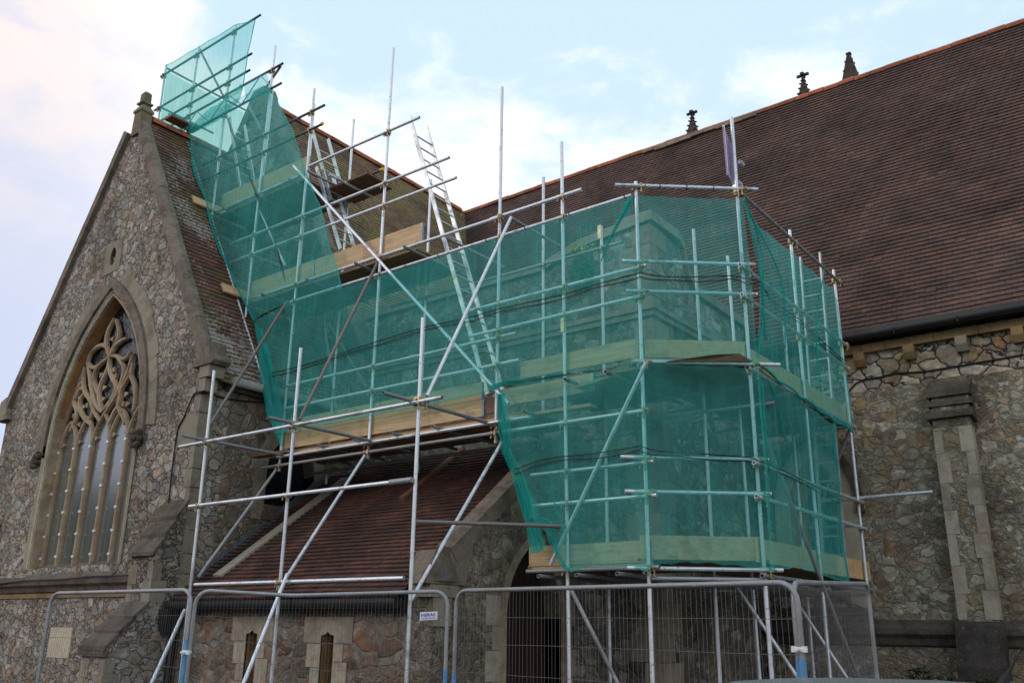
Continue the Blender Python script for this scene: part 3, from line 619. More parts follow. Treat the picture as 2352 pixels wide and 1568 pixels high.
# nave buttress
bx0,bx1=-3.0,-2.49
B=Mesh().prism([(bx0,NB+.1,5.35),(bx0,NB,5.35),(bx0,NB-.30,4.72),(bx0,NB-.30,1.78),(bx0,NB-.36,1.70),(bx0,NB-.52,1.25),(bx0,NB-.55,0),(bx0,NB+.1,0)],(bx1-bx0,0,0)); nbut=fixnormals(obj('buttress',B,MT['nave'],CH,'slim nave buttress with a dark sloping cap and pale quoins'))
c=Mesh(); c.prism([(bx0-.05,NB,5.30),(bx0-.07,NB-.20,5.12),(bx0-.07,NB-.22,5.02),(bx0-.07,NB,5.02)],(bx1-bx0+.1,0,0)); obj('weathering',c,MT['ashdark'],nbut); c=Mesh(); c.prism([(bx0-.05,NB-.05,5.01),(bx0-.05,NB-.28,4.93),(bx0-.05,NB-.28,4.86),(bx0-.05,NB-.05,4.86)],(bx1-bx0+.10,0,0)); obj('weathering',c,MT['ashdark'],nbut); c=Mesh(); c.prism([(bx0-.06,NB-.05,4.855),(bx0-.06,NB-.38,4.75),(bx0-.06,NB-.38,4.66),(bx0-.06,NB-.05,4.60)],(bx1-bx0+.12,0,0)); obj('weathering',c,MT['ashdark'],nbut)
for side_ in (0,1):
    Q=Mesh(); z=1.80; i=side_
    while z<4.5:
        h=.34+.1*((i*7)%3)/2; w_=.17 if i%2 else .11; x0_,x1_=(bx0-.008,bx0+w_) if side_==0 else (bx1-w_,bx1+.008)
        Q.box((x0_,NB-.312,z+.003),(x1_,NB-.1,min(z+h,4.52)-.003)); z+=h; i+=1
    obj('quoins',Q,MT['ashlight'],nbut)
c=Mesh(); c.prism([(bx0-.05,NB-.28,1.80),(bx0-.05,NB-.36,1.72),(bx0-.05,NB-.58,1.18),(bx0-.05,NB-.58,1.02),(bx0-.05,NB-.28,1.02)],(bx1-bx0+.10,0,0)); obj('plinth_weathering',c,MT['black'],nbut)
# ---- vestry block behind the scaffold --------------------------------------
VA,VB=-5.97,11.1
fl=[(-12.2,0),(VA,0),(VA,7.55),(-7.2,7.42),(-7.9,7.2),(-12.2,7.2)]
fixnormals(obj('vestry_wall',Mesh().plate([(x,VB,z) for x,z in fl],[],(0,.45,0)),MT['block'],CH))
sd_=[(VB+.45,0),(NB,0),(NB,6.75),(12.55,6.78),(12.25,7.0),(12.1,7.45),(11.55,7.55)]
fixnormals(obj('vestry_side_wall',Mesh().plate([(VA,y,z) for y,z in sd_],[],(-.45,0,0)),MT['block'],CH))
c=Mesh(); top=[(-12.1,7.2),(-7.95,7.2),(-7.25,7.42),(VA+.06,7.56)]
for (x0,z0),(x1,z1) in zip(top[:-1],top[1:]): c.prism([(x0,VB-.07,z0),(x1,VB-.07,z1),(x1,VB-.07,z1+.14),(x0,VB-.07,z0+.14)],(0,.6,0))
tp=[(VB-.068,7.562),(11.95,7.56),(12.12,7.45),(12.27,7.0),(12.6,6.79),(14.45,6.76)]
for (y0,z0),(y1,z1) in zip(tp[:-1],tp[1:]): c.prism([(VA+.075,y0,z0),(VA+.075,y1,z1),(VA+.075,y1,z1+.15),(VA+.075,y0,z0+.15)],(-.6,0,0))
obj('parapet_coping',c,MT['ash'],CH)
c=Mesh(); 
for (p,q_) in (((-12.1,VB-.09,6.12),(VA+.09,VB+.02,6.20)),((-12.1,VB-.05,6.03),(VA+.05,VB+.02,6.118))): c.box(p,q_)
for (p,q_) in (((VA,VB+.022,6.12),(VA+.09,14.4,6.20)),((VA,VB+.022,6.03),(VA+.05,14.4,6.118))): c.box(p,q_)
obj('parapet_string',c,MT['ash'],CH)
Q=Mesh(); z=0; i=0
while z<7.5:
    h=.36+.08*(i%3)/2; w=.52 if i%2 else .30; w2=.26 if i%2 else .48
    Q.prism([(VA-w,VB-.013,z+.006),(VA+.013,VB-.013,z+.006),(VA+.013,VB+w2,z+.006),(VA-.2,VB+w2,z+.006),(VA-.2,VB+.2,z+.006),(VA-w,VB+.2,z+.006)],(0,0,min(h,7.53-z)-.012)); z+=h; i+=1
obj('vestry_quoins',Q,MT['ash'],CH)
obj('vestry_flat_roof',Mesh().box((-12,VB+.4,6.9),(VA-.4,NB,6.95)),MT['lead'],CH)
# downpipe and hopper in the corner by the nave
d=Mesh(); d.tube([(VA+.16,14.22,0),(VA+.16,14.22,5.75)],.05,10); 
for zz in (1.0,2.8,4.6): d.tube([(VA+.16,14.22,zz),(VA+.16,14.22,zz+.09)],.065,10)
dp=obj('downpipe',d,MT['blackiron'],CH,'black downpipe in the corner between vestry and nave')
fx,fy=VA+.2,14.2; h=Mesh(); loft(h,[sq(5.7,.08),sq(5.85,.10),sq(6.05,.17),sq(6.35,.18)]); obj('hopper',h,MT['blackiron'],dp)
# ---- porch -----------------------------------------------------------------
PA,PB=-7.4,8.1; KP=.775
pw=[(-12.58,0),(PA-.364,0),(PA-.364,1.80),(-12.58,1.80)]
slits=[(-10.85,-10.60),(-9.30,-9.05)]
holes=[]
for x0,x1 in slits:
    c_=(x0+x1)/2; holes.append([(x0,.55),(x1,.55),(x1,1.49),(c_+.05,1.505),(c_,1.54),(c_-.05,1.505),(x0,1.49)])
fixnormals(obj('porch_wall',Mesh().plate([(x,PB,z) for x,z in pw],[[(x,PB,z) for x,z in h_] for h_ in holes],(0,.4,0)),MT['porch'],CH))
for (x0,x1),h_ in zip(slits,holes):
    c_=(x0+x1)/2
    W_=obj('slit_window',Mesh().plate([(x,PB-.014,z) for x,z in [(c_-.50,1.41),(c_+.50,1.41),(c_+.50,1.74),(c_-.50,1.74)]],[],(0,.03,0)) if 0 else Mesh().plate([(x,PB-.014,z) for x,z in [(c_-.46,1.40),(x0,1.40),(x0,1.49),(c_-.05,1.505),(c_,1.54),(c_+.05,1.505),(x1,1.49),(x1,1.40),(c_+.46,1.40),(c_+.46,1.72),(c_-.46,1.72)]],[],(0,.30,0)),MT['ashlight'],CH,'narrow slit window with a broad dressed lintel')
    for s_,xx in ((-1,x0),(1,x1)):
        J=Mesh(); z=.5; i=0
        while z<1.39:
            h=.22+.08*((i+s_)%3); w=.17 if (i+(s_>0))%2 else .26; J.box((xx,PB-.012,z+.004),(xx+s_*w,PB+.28,min(z+h,1.395)-.004)); z+=h; i+=1
        obj('jamb_stones',J,MT['ashlight'],W_)
    obj('slit_glass',Mesh().box((x0-.1,PB+.26,.5),(x1+.1,PB+.28,1.6)),MT['glassdark'],W_)
    obj('ochre_reveal',Mesh().box((x0-.02,PB+.02,.5),(x0+.006,PB+.26,1.5)),MT['orange'],W_)
# gable end of the porch with the door
dc,dh=10.14,.62
dhole=arch(dc,dh,0.0,1.75,2.72,12)
gend=[(PB,0),(VB,0),(VB,2.2+(VB-PB)*KP+.1),(PB,2.2)]
fixnormals(obj('porch_gable',Mesh().plate([(PA,y,z) for y,z in gend],[[(PA,y,z) for y,z in [(dc-dh,.002)]+dhole[1:-1]+[(dc+dh,.002)]]],(-.36,0,0)),MT['porchgable'],CH,'gable end of the porch with an arched doorway'))
db=strip(arch(dc,dh,0.01,1.75,2.72,12,.12),arch(dc,dh,0.01,1.75,2.72,12))
DR=obj('door_surround',Mesh().plate([(PA+.012,y,z) for y,z in db],[],(-.34,0,0)),MT['jamb'],CH)
for s_ in (-1,1):
    ds=Mesh(); z=0; i=0
    while z<1.75:
        h=.30+.07*(i%2); w=.30 if i%2 else .16; y0=dc+s_*(dh+.12); ds.box((PA+.010,y0,z+.004),(PA-.2,y0+s_*w,z+h-.004)); z+=h; i+=1
    obj('door_quoins',ds,MT['ashlight'],DR)
dd=Mesh()
for i in range(10):
    y=dc-dh-.05+i*.135; dd.box((PA-.32,y+.004,0),(PA-.28,y+.131,2.9))
obj('door',dd,MT['door'],DR)
obj('porch_dark',Mesh().box((PA-.42,9.3,0),(PA-.37,11.0,3)),MT['void'],DR)
kn=Mesh(); y0=PB-.17
kn.prism([(PA+.05,y0,2.10),(PA+.05,y0+.70,2.10),(PA+.05,y0+.86,2.60),(PA+.05,y0+.34,2.44),(PA+.05,y0+.20,2.50),(PA+.05,y0+.12,2.47)],(-.30,0,0)); obj('kneeler_corbel',Mesh().box((PA+.03,y0+.09,1.95),(PA-.24,y0+.62,2.095)),MT['ash'],CH); obj('kneeler_corbel',Mesh().box((PA+.014,PB+.01,1.62),(PA-.2,y0+.5,1.945)),MT['ash'],CH)
obj('kneeler',kn,MT['coping'],CH,'lichened kneeler block at the foot of the porch coping')
gb_=Mesh(); yk=PB+.20; gb_.add([(PA+.055,yk-.26,2.13),(PA+.055,yk+.22,2.13),(PA+.055,yk-.02,2.52),(PA+.10,yk-.02,2.13),(PA+.02,yk-.02,2.55)],[(0,3,2),(3,1,2),(0,1,3)]); obj('kneeler_gablet',gb_,MT['lichstone'],CH)
cp=Mesh(); n=5; pa=Vector((PA+.06,PB+.25,2.50)); d=Vector((0,1,KP)); nn=Vector((0,-KP,1)).normalized(); Lc=2.75
for i in range(n):
    p0=pa+d*(Lc*i/n); p1=pa+d*(Lc*(i+1)/n-.006); prof=lambda p:[p-nn*.17,p+nn*.03,p+nn*.07-Vector((.08,0,0)),p+nn*.07-Vector((.20,0,0)),p+nn*.02-Vector((.30,0,0)),p-nn*.17-Vector((.30,0,0))]
    cp.add(prof(p0)+prof(p1),[(k_,(k_+1)%6,6+(k_+1)%6,6+k_) for k_ in range(6)]+[tuple(range(6))[::-1],tuple(range(6,12))])
obj('porch_coping',fixn if 0 else cp,MT['coping'],CH)
po=Vector((-12.58,7.95,1.93)); pv=Vector((0,1,KP)).normalized(); pn=Vector((0,-KP,1)).normalized()
mb=Mesh(); tiles(mb,po+pn*.02,(1,0,0),pv,pn,lambda s:0,lambda s:4.78,(VB-7.95)*math.hypot(1,KP),g=.10); obj('porch_roof',mb,MT['porchroof'],CH)
obj('porch_roof_base',Mesh().prism([(-12.58,7.98,1.90),(-12.58,11.1,1.90),(-12.58,11.1,1.90+3.12*KP)],(4.78,0,0)),MT['void'],CH)
# stepped lead flashing where the porch roof meets the chapel wall
fm=Mesh(); i=0; y=8.0
while y<11.0:
    z=1.93+(y-7.95)*KP+.03; fm.add([(AW+.014,y,z-.02),(AW+.02,y+.30,z+.30*KP-.02),(AW+.012,y+.29,z+.30*KP+.13),(AW+.012,y+.02,z+.10)],[(0,1,2,3)])
    fm.add([(AW+.014,y,z+.015),(AW+.02,y+.30,z+.30*KP+.015),(AW+.15,y+.30,z+.30*KP+.02),(AW+.15,y,z+.02)],[(0,3,2,1)]); y+=.285
obj('lead_flashing',fm,MT['lead'],CH)
pg=Mesh(); gp=[]
for i in range(7): t=math.pi+math.pi*i/6; gp.append((-12.55,7.87+math.cos(t)*.06,1.88+math.sin(t)*.065))
pg.prism(gp+[(-12.55,7.93,1.93),(-12.55,7.81,1.93)],(4.8,0,0)); pg.box((-12.55,7.95,1.79),(-7.75,8.098,1.92)); obj('porch_gutter',pg,MT['blackiron'],CH,'black gutter and fascia along the porch eave')
d=Mesh(); d.tube([(-12.50,7.90,1.8),(-12.50,7.98,1.62),(-12.50,8.0,1.4),(-12.50,8.0,0)],.05,10); dpp=obj('downpipe',d,MT['blackiron'],CH,'black downpipe at the left end of the porch')
fx,fy=-12.5,7.92; h=Mesh(); loft(h,[sq(1.45,.07),sq(1.6,.13),sq(1.82,.14)]); obj('hopper',h,MT['blackiron'],dpp)
# pinnacles of the far tower, seen over the nave ridge
def pinnacle(px,py,cross,label):
    p=at(px,py,1,25.0); x,y,zt=p; mb=Mesh()
    global fx,fy
    fx,fy=x,y
    if cross:
        loft(mb,[sq(zt-16,.40),sq(zt-1.9,.40),sq(zt-1.75,.33),sq(zt-.36,.045),sq(zt-.345,.07),sq(zt-.31,.07),sq(zt-.29,.045),sq(zt-.20,.04)])
        hd=Mesh(); hd.box((x-.045,y-.045,zt-.20),(x+.045,y+.045,zt-.03)); hd.prism([(x-.045,y-.045,zt-.03),(x,y-.045,zt),(x+.045,y-.045,zt-.03)],(0,.09,0))
        hd.box((x-.19,y-.04,zt-.155),(x-.045,y+.04,zt-.085)); hd.box((x+.045,y-.04,zt-.155),(x+.19,y+.04,zt-.085)); hd.box((x-.04,y-.15,zt-.155),(x+.04,y-.045,zt-.085)); hd.box((x-.04,y+.045,zt-.155),(x+.04,y+.15,zt-.085))
        zs=[(-.48,.055),(-.66,.09),(-.86,.13),(-1.1,.18)]
    else:
        loft(mb,[sq(zt-16,.45),sq(zt-1.9,.45),sq(zt-1.7,.36),sq(zt-.05,.05),sq(zt-.045,.075),sq(zt,.07)]); zs=[(-.36,.075),(-.70,.13),(-1.1,.2)]
    o=obj('pinnacle',mb,MT['black'],CH,label)
    if cross: obj('cross_finial',hd,MT['black'],o)
    for dz,w in zs:
        z=zt+dz; st=[]
        for k_ in range(4):
            an=math.pi/4+k_*math.pi/2; cx_,cy_=math.cos(an),math.sin(an); g_=1.42*(w+.055)
            st+=[(x+cx_*g_-cy_*.02,y+cy_*g_+cx_*-.02,z),(x+cx_*g_+cy_*-.0-.0,y+cy_*g_,z),(x+math.cos(an+math.pi/4)*(w-.0),y+math.sin(an+math.pi/4)*(w-.0),z)]
        obj('crocket_band',Mesh().prism(st,(0,0,.055)),MT['black'],o)
for px,py,c_,lb in ((1589,253,True,'left dark pinnacle with a cross finial over the nave ridge'),(1843,166,True,'middle dark pinnacle with a cross finial over the nave ridge'),(1949,123,False,'largest dark pinnacle, its finial broken off')): pinnacle(px,py,c_,lb)
# black cables clipped to the walls
def cable(name,pts,label,r=.014):
    c=curve([tuple(p) for p in pts],6); mb=Mesh(); mb.tube(c,r,6); base=Vector(c[0]); o=obj(name,mb,MT['cord'],None,loc=base); tag(o,label,'cable'); return o
cable('cable',[at(x,y,1,GB-.025) for x,y in ((382,1200),(393,1100),(400,1040),(409,985),(424,955),(445,906),(462,902))]+[at(x,y,0,AW+.02) for x,y in ((478,903),(510,912),(540,918),(580,922),(625,925))],'thin black cable running down the gable wall and round the chapel corner')
cable('cable',[at(x,y,1,NB-.02) for x,y in ((1945,905),(1965,882),(1985,872),(2020,866),(2060,857),(2120,853),(2180,844),(2250,832),(2352,814))],'black cable sagging across the nave wall below the eave')
cable('cable',[at(x,y,1,GB-.15) for x,y in ((-10,1341),(60,1333),(140,1330),(210,1323),(260,1322),(335,1318))],'black cable lying along the string course under the great window')
# ------------------------------------------------------------------ the scaffold
B0=9.2                                                    # outer row of standards of the long run
SC1=root('scaffold',(-16,9.2,0),'scaffold climbing over the chapel roof on the left, wrapped in green net','scaffold','scaffold sections round the church')
SC2=root('scaffold',(-10,9.2,0),'middle scaffold section above the red porch roof, with ladders and open top','scaffold','scaffold sections round the church')
SC3=root('scaffold',(-5,10,0),'right hand scaffold tower wrapping the vestry corner in green net','scaffold','scaffold sections round the church')
SC4=root('scaffold',(-9.6,7.68,0),'low front scaffold frame of three bare standards in front of the porch','scaffold','scaffold sections round the church')
STD=[]      # standards: (object, scaffold, bottom, top)
RAIL=[]     # (start, end)
def std(sc,a,b,mat='steel'):
    mb=Mesh().pipe(a,b); o=obj('standard',mb,MT[mat],sc,smooth=False); STD.append((o,sc,Vector(a),Vector(b))); return o
def rail(sc,a,b,name='ledger',mat='steel',reg=True):
    mb=Mesh().pipe(a,b); o=obj(name,mb,MT[mat],sc)
    if reg: RAIL.append((Vector(a),Vector(b)))
    return o
def sm(o):
    return o
# standards
for x,z0,z1 in ((-17.47,9.25,14.08),(-16.16,11.7,14.03),(-14.79,9.35,13.95),(-13.28,6.95,12.78)): std(SC1,(x,B0,z0),(x-.0,B0,z1))
for x,z0,z1 in ((-11.9,4.0,11.23),(-9.82,4.0,11.23),(-7.37,3.96,9.47)): std(SC2,(x,B0,z0),(x,B0,z1))
std(SC3,(-6.20,B0,0),(-6.28,B0,8.14)); std(SC3,(-5.115,B0,0),(-5.115,B0,7.15)); std(SC3,(-4.1,10.05,0),(-4.1,10.05,8.16)); std(SC3,(-4.1,11.92,0),(-4.1,11.92,7.21)); std(SC3,(-4.1,13.85,0),(-4.1,13.82,7.22))
BI=10.3
for x,z0,z1,s in ((-14.79,9.3,12.9,SC1),(-13.28,6.9,12.0,SC1),(-12.0,3.95,11.15,SC2),(-9.83,3.95,9.15,SC2),(-7.38,3.9,8.41,SC2),(-6.33,0,7.27,SC3)): std(s,(x,BI,z0),(x,BI,z1))
std(SC3,(-4.98,10.62,0),(-4.93,10.45,6.9)); std(SC3,(-4.95,11.75,0),(-4.95,11.6,6.9)); std(SC3,(-4.95,13.7,0),(-4.95,13.7,6.4))
for x,z in ((-11.74,5.33),(-9.70,5.33),(-7.36,5.30)): std(SC4,(x+.08 if x<-11 else x,7.68,0),(x,7.68,z))
YR=9.15
# long rails along the run: (x0,x1,z,scaffold,name,material)
for x0,x1,z,s,nm,mt in (
 (-17.55,-13.85,13.76,SC1,'guard_rail','steeldark'),(-17.6,-14.0,12.88,SC1,'guard_rail','steeldark'),(-17.45,-14.0,12.48,SC1,'guard_rail','steeldark'),
 (-17.1,-12.9,12.18,SC1,'beam_chord','steeldark'),(-16.05,-12.88,11.72,SC1,'beam_chord','steeldark'),
 (-15.3,-11.5,10.70,SC1,'guard_rail','steeldark'),(-15.2,-11.5,10.31,SC1,'guard_rail','steeldark'),(-14.5,-12.05,9.42,SC1,'ledger','steel'),
 (-11.8,-9.05,9.54,SC2,'guard_rail','steel'),(-13.95,-8.36,8.57,SC2,'guard_rail','steel'),(-13.9,-8.2,8.17,SC2,'guard_rail','steel'),
 (-13.1,-7.28,7.26,SC2,'ledger','steel'),(-7.5,-5.92,7.27,SC3,'ledger','steel'),(-12.1,-5.15,6.95,SC2,'guard_rail','steel'),
 (-11.85,-7.0,5.43,SC2,'guard_rail','steel'),(-11.85,-6.95,5.04,SC2,'guard_rail','steel'),
 (-7.85,-4.97,5.93,SC3,'guard_rail','steel'),(-7.85,-5.0,5.54,SC3,'guard_rail','steel'),
 (-11.85,-6.7,4.22,SC2,'ledger','steel'),(-12.3,-7.30,4.09,SC2,'ledger','steeldull'),(-7.2,-5.08,4.09,SC3,'ledger','steel'),
 (-6.74,-4.97,3.47,SC3,'guard_rail','steel'),(-6.74,-4.95,3.08,SC3,'guard_rail','steel'),(-6.8,-4.95,2.28,SC3,'ledger','steeldull')):
    y=YR if z not in (4.22,) else 9.10
    rail(s,(x0,y,z),(x1,y,z),nm,mt)
# inner row rails
for x0,x1,z,s in ((-10.6,-5.95,6.9,SC2),(-12.3,-7.2,4.15,SC2),(-13.4,-9.0,7.2,SC2),(-6.7,-5.9,4.1,SC3),(-6.8,-5.8,2.25,SC3)): rail(s,(x0,BI-.05,z),(x1,BI-.05,z),'ledger','steeldull')
# corner and right hand rails
d=Vector((1.015,.85,0)).normalized(); n_=Vector((d.y,-d.x,0))
for z,l,r_,nm,mt in ((7.07,.28,.26,'guard_rail','steel'),(6.01,.22,.15,'guard_rail','steel'),(5.61,.18,.15,'guard_rail','steel'),(4.70,.1,.36,'ledger','steel'),(3.53,.3,.13,'guard_rail','steel'),(3.13,.26,.13,'guard_rail','steel'),(2.27,.26,.2,'ledger','steel'),(2.16,-.02,.0,'ledger','steeldull')):
    a=Vector((-5.115,9.2,z))-d*l+n_*.05; b=Vector((-4.1,10.05,z))+d*r_+n_*.05; rail(SC3,a,b,nm,mt)
for z,y0,y1,nm,mt in ((7.02,10.02,14.1,'guard_rail','steeldull'),(5.95,9.85,14.0,'guard_rail','steel'),(5.55,9.85,14.0,'guard_rail','steel'),(4.62,9.85,13.9,'ledger','steel'),(3.47,9.85,13.9,'guard_rail','steel'),(3.08,9.85,13.9,'guard_rail','steel'),(2.20,9.85,14.1,'ledger','steeldull')):
    rail(SC3,(-4.05,y0,z),(-4.05,y1,z),nm,mt)
# front frame rails and its ties back to the long run
for x0,x1,z in ((-12.33,-6.93,4.20),(-11.87,-7.55,3.26),(-11.5,-7.42,2.14)): rail(SC4,(x0,7.62,z),(x1,7.62,z),'ledger','steel')
for x,y0,y1 in ((-11.69,7.25,9.22),(-9.66,7.2,9.28),(-7.45,7.15,9.18)): rail(SC4,(x,y0,4.235),(x,y1,4.235),'tie','steeldull')
rail(SC4,at(952,1197,1,7.72),at(1300,1208,1,9.1),'tie','rusty')
sl=Mesh(); a=Vector((-7.72,7.62,3.26)); sl.tube([a,a+Vector((.36,0,0))],.034,12); obj('sleeve',sl,MT['steeldull'],SC4)
# cross tubes running back towards the church (transoms)
def cross(sc,x1,y1,b1,x2,y2,mat='steeldull',name='transom'):
    a=at(x1,y1,1,b1); b=at(x2,y2,0,a.x); b.z=a.z; rail(sc,a,b,name,mat,False)
for q in ((SC1,434,383,9.12,560,440),(SC1,496,540,9.12,644,596),(SC2,707,393,9.12,838,463),(SC2,756,401,9.3,856,454,'steel'),(SC2,1172,500,9.1,1290,569),(SC1,590,590,9.15,640,612),
          (SC1,383,157,9.25,602,285),(SC1,368,246,9.25,490,305),(SC1,372,290,9.25,450,325),(SC2,1022,545,9.6,1157,612)): cross(*q)
rail(SC2,at(796,428,1,BI),at(874,391,1,BI),'rail','steeldark')
for p in (at(875.5,390,1,BI),at(738,285,1,9.15)): obj('end_cap',Mesh().tube([p-Vector((.02,0,0)),p+Vector((.05,0,0))],.03,10),MT['yellow'],SC2)
x=-11.55
while x<-6.6: rail(SC2 if x<-7.4 else SC3,(x,9.0+.0,4.275),(x,10.45,4.275),'transom','steeldull',False); x+=.80
for x in (-13.6,-12.6,-11.4,-10.2,-9.1): rail(SC2,(x,9.0,7.21 if 0 else 7.20),(x,10.5,7.20),'transom','steeldull',False)
for x in (-14.2,-13.2,-12.2): rail(SC1,(x,9.05,9.36),(x,10.5,9.36),'transom','steeldull',False)
for x in (-6.5,-5.95,-5.4): rail(SC3,(x,8.98,2.21),(x,11.0,2.21),'transom','steeldull',False)
for x in (-6.1,-5.5): rail(SC3,(x,8.98,4.60),(x,11.0,4.60),'transom','steeldull',False)
for y in (10.4,11.1,11.9,12.7,13.5):
    rail(SC3,(-3.98,y,2.13),(-5.8,y,2.13),'transom','steeldull',False); rail(SC3,(-3.98,y,4.55),(-5.8,y,4.55),'transom','steeldull',False)
# lattice of the beam crossing the ridge
pts=[(-16.9,12.18),(-16.35,11.72),(-15.8,12.18),(-15.25,11.72),(-14.7,12.18),(-14.15,11.72),(-13.6,12.18),(-13.15,11.72)]
la=Mesh()
for (x0,z0),(x1,z1) in zip(pts[:-1],pts[1:]): la.tube([(x0,YR,z0),(x1,YR,z1)],.013,6)
obj('lattice',la,MT['steel'],SC1)
# braces
def br(sc,x1,y1,b1,x2,y2,b2,mat='steel'): rail(sc,at(x1,y1,1,b1),at(x2,y2,1,b2),'brace',mat,False)
br(SC4,481,978,7.74,661,690,9.12,'rusty'); br(SC4,688,964,7.74,867,604,9.12,'rusty'); br(SC4,981,909,7.74,1174,499,9.1)
rail(SC2,at(674,381,1,9.08),at(1168,927,1,9.07),'brace','steel',False)
br(SC4,838,1046,9.1,655,1330,7.75); br(SC4,660,1318,7.60,555,1580,6.75)
br(SC4,634,1079,9.1,455,1325,7.75,'steeldull'); br(SC4,424,1400,7.6,343,1580,6.75); br(SC4,1153,1015,9.1,944,1378,7.75)
rail(SC3,at(1484,832,1,9.115),at(1264,1297,1,9.10),'brace','steel',False)
rail(SC3,at(1753,993,0,-4.03),at(1990,1600,0,-3.9),'brace','steeldull',False)
rail(SC3,at(1308,1345,1,9.28),at(1432,1595,1,9.9),'brace','steel',False)
rail(SC3,at(1688,1340,0,-4.9),at(1862,1600,0,-4.1),'brace','steel',False)
rail(SC3,at(1832,1385,0,-4.9),at(1975,1600,0,-4.2),'brace','steel',False)
rail(SC3,at(1963,958,0,-4.05),at(1862,1215,0,-5.0),'brace','steeldull',False)
for y,x1,x2 in ((1147,1928,2142),): rail(SC3,at(1890,1150,1,13.85),at(2142,1129,1,13.85),'tie','steel',False)
rail(SC3,at(1860,1213,1,13.85),at(1986,1204,1,13.85),'tie','steeldull',False)
rail(SC3,at(1490,745+215,1,10.2),at(1780,925,1,10.2),'tie','steeldull',False)
# the brace running down the roof edge of the net
rail(SC1,at(388,262,1,9.12),at(428,312,1,9.12),'brace','steeldull',False)
rail(SC1,at(425,312,1,9.16),at(640,985,1,9.16),'brace','steel',False)
rail(SC1,at(590,468,1,9.5),at(655,610,1,9.5),'brace','steel',False)
rail(SC1,at(458,112,1,9.25),at(520,235,1,9.6),'brace','steeldull',False)
rail(SC1,at(572,245,1,9.7),at(600,300,1,9.7),'brace','steeldull',False)
rail(SC1,at(645,152,1,9.2),at(612,200,1,9.25),'brace','rusty',False)
rail(SC2,at(737,690,1,BI),at(776,965,1,BI),'brace','steeldull',False)
rail(SC2,at(754,744,1,10.6),at(842,890,1,10.6),'brace','steeldull',False)
# couplers where rails cross standards
def coupler_mesh():
    mb=Mesh(); r=.030
    for z in (-.018,.018): mb.tube([(0,0,z-.008),(0,0,z+.008)],.033,12)
    mb.box((-.05,-.035,-.026),(-.028,.02,.026)); mb.tube([(-.072,-.005,0),(-.03,-.005,0)],.009,6); mb.tube([(-.082,-.005,0),(-.068,-.005,0)],.015,6)
    mb.box((.026,-.07,-.022),(.05,.01,.022)); mb.tube([(.03,-.052,.0),(.082,-.052,.0)],.009,6); mb.tube([(.078,-.052,0),(.092,-.052,0)],.015,6)
    mb.tube([(-.045,-.03,-.05),(-.045,-.03,.01)],.008,6); mb.tube([(.04,-.055,-.065),(.04,-.055,.0)],.008,6); mb.tube([(.04,-.055,-.075),(.04,-.055,-.06)],.014,6)
    return mb
cm=coupler_mesh(); cm.v=[(x*1.25,y*1.25,z*1.3) for x,y,z in cm.v]; cme=None
def put_coupler(parent,p,rot):
    global cme
    o=bpy.data.objects.new('coupler',cme); S.collection.objects.link(o); o.parent=parent; o.location=p-rootloc(parent); o.rotation_euler=(0,0,rot); return o
tmp=obj('coupler',cm,MT['coupler'],None); cme=tmp.data; bpy.data.objects.remove(tmp)
def seg_dist(p1,p2,q1,q2):
    u=p2-p1; v=q2-q1; w=p1-q1; a=u.dot(u); b=u.dot(v); c=v.dot(v); d_=u.dot(w); e=v.dot(w); D=a*c-b*b
    if D<1e-6: return 9,p1,0
    s=(b*e-c*d_)/D; t=(a*e-b*d_)/D
    if not(0.0<=s<=1 and 0<=t<=1): return 9,p1,0
    return ((p1+u*s)-(q1+v*t)).length,p1+u*s,math.atan2(v.y,v.x)
for o,sc,a,b in STD:
    for r0,r1 in RAIL:
        dd_,p,ang=seg_dist(a,b,r0,r1)
        if dd_<.13: put_coupler(o,p,ang+(math.pi if False else 0)+R.uniform(-.15,.15))
# sleeves joining tubes end to end
for p in (at(1296,745,1,B0),at(1380,534,1,BI),at(1716,700,0,-4.1)):
    obj('joint_pin',Mesh().box(p-Vector((.035,.035,.11)),p+Vector((.02,.02,.11))),MT['coupler'],SC3)
# ---- decks and toe boards --------------------------------------------------
def deck(sc,x0,x1,z,y0=9.28,nb=5,mat='deck',w=.225):
    for i in range(nb):
        mb=Mesh(); y=y0+i*(w+.006); sg=R.uniform(-.004,.004); mb.box((x0+R.uniform(-.08,.05),y,z+sg),(x1+R.uniform(-.05,.08),y+w,z+.038+sg)); obj('deck_board',mb,MT[mat],sc)
def toe(sc,x0,x1,z0,h,y=9.235,mat='board',dz=0):
    t_=obj('toe_board',Mesh().prism([(x0,y,z0),(x1,y,z0+dz),(x1,y,z0+h+dz),(x0,y,z0+h)],(0,.036,0)),MT[mat],sc)
    if h>.1: obj('end_band',Mesh().box((x1-.035,y-.003,z0+.002),(x1+.003,y+.039,z0+h-.002)),MT['steeldull'],t_)
    return t_
deck(SC2,-12.2,-9.9,4.325); deck(SC2,-9.88,-6.9,4.325); deck(SC3,-6.85,-5.2,4.66,9.3,7)
toe(SC2,-11.93,-7.62,4.375,.235); toe(SC2,-11.90,-7.66,4.615,.25); toe(SC2,-7.58,-7.33,4.40,.22,9.25,'deckrusty')
obj('ledger_board',Mesh().box((-12.3,9.25,4.28),(-5.9,9.40,4.318)),MT['board'],SC2)
toe(SC3,-7.35,-5.85,4.47,.235,9.25,'boardold' if 0 else 'board'); toe(SC3,-7.0,-5.1,4.80,.24,9.24)
deck(SC2,-13.3,-9.1,7.255,nb=5); deck(SC2,-12.0,-10.95,9.36,9.75,nb=3,mat='deckrusty'); deck(SC1,-14.7,-12.0,9.41,nb=5)
toe(SC2,-13.25,-11.5,7.33,.33); toe(SC2,-11.48,-8.95,7.33,.33); toe(SC1,-14.57,-11.93,9.49,.36)
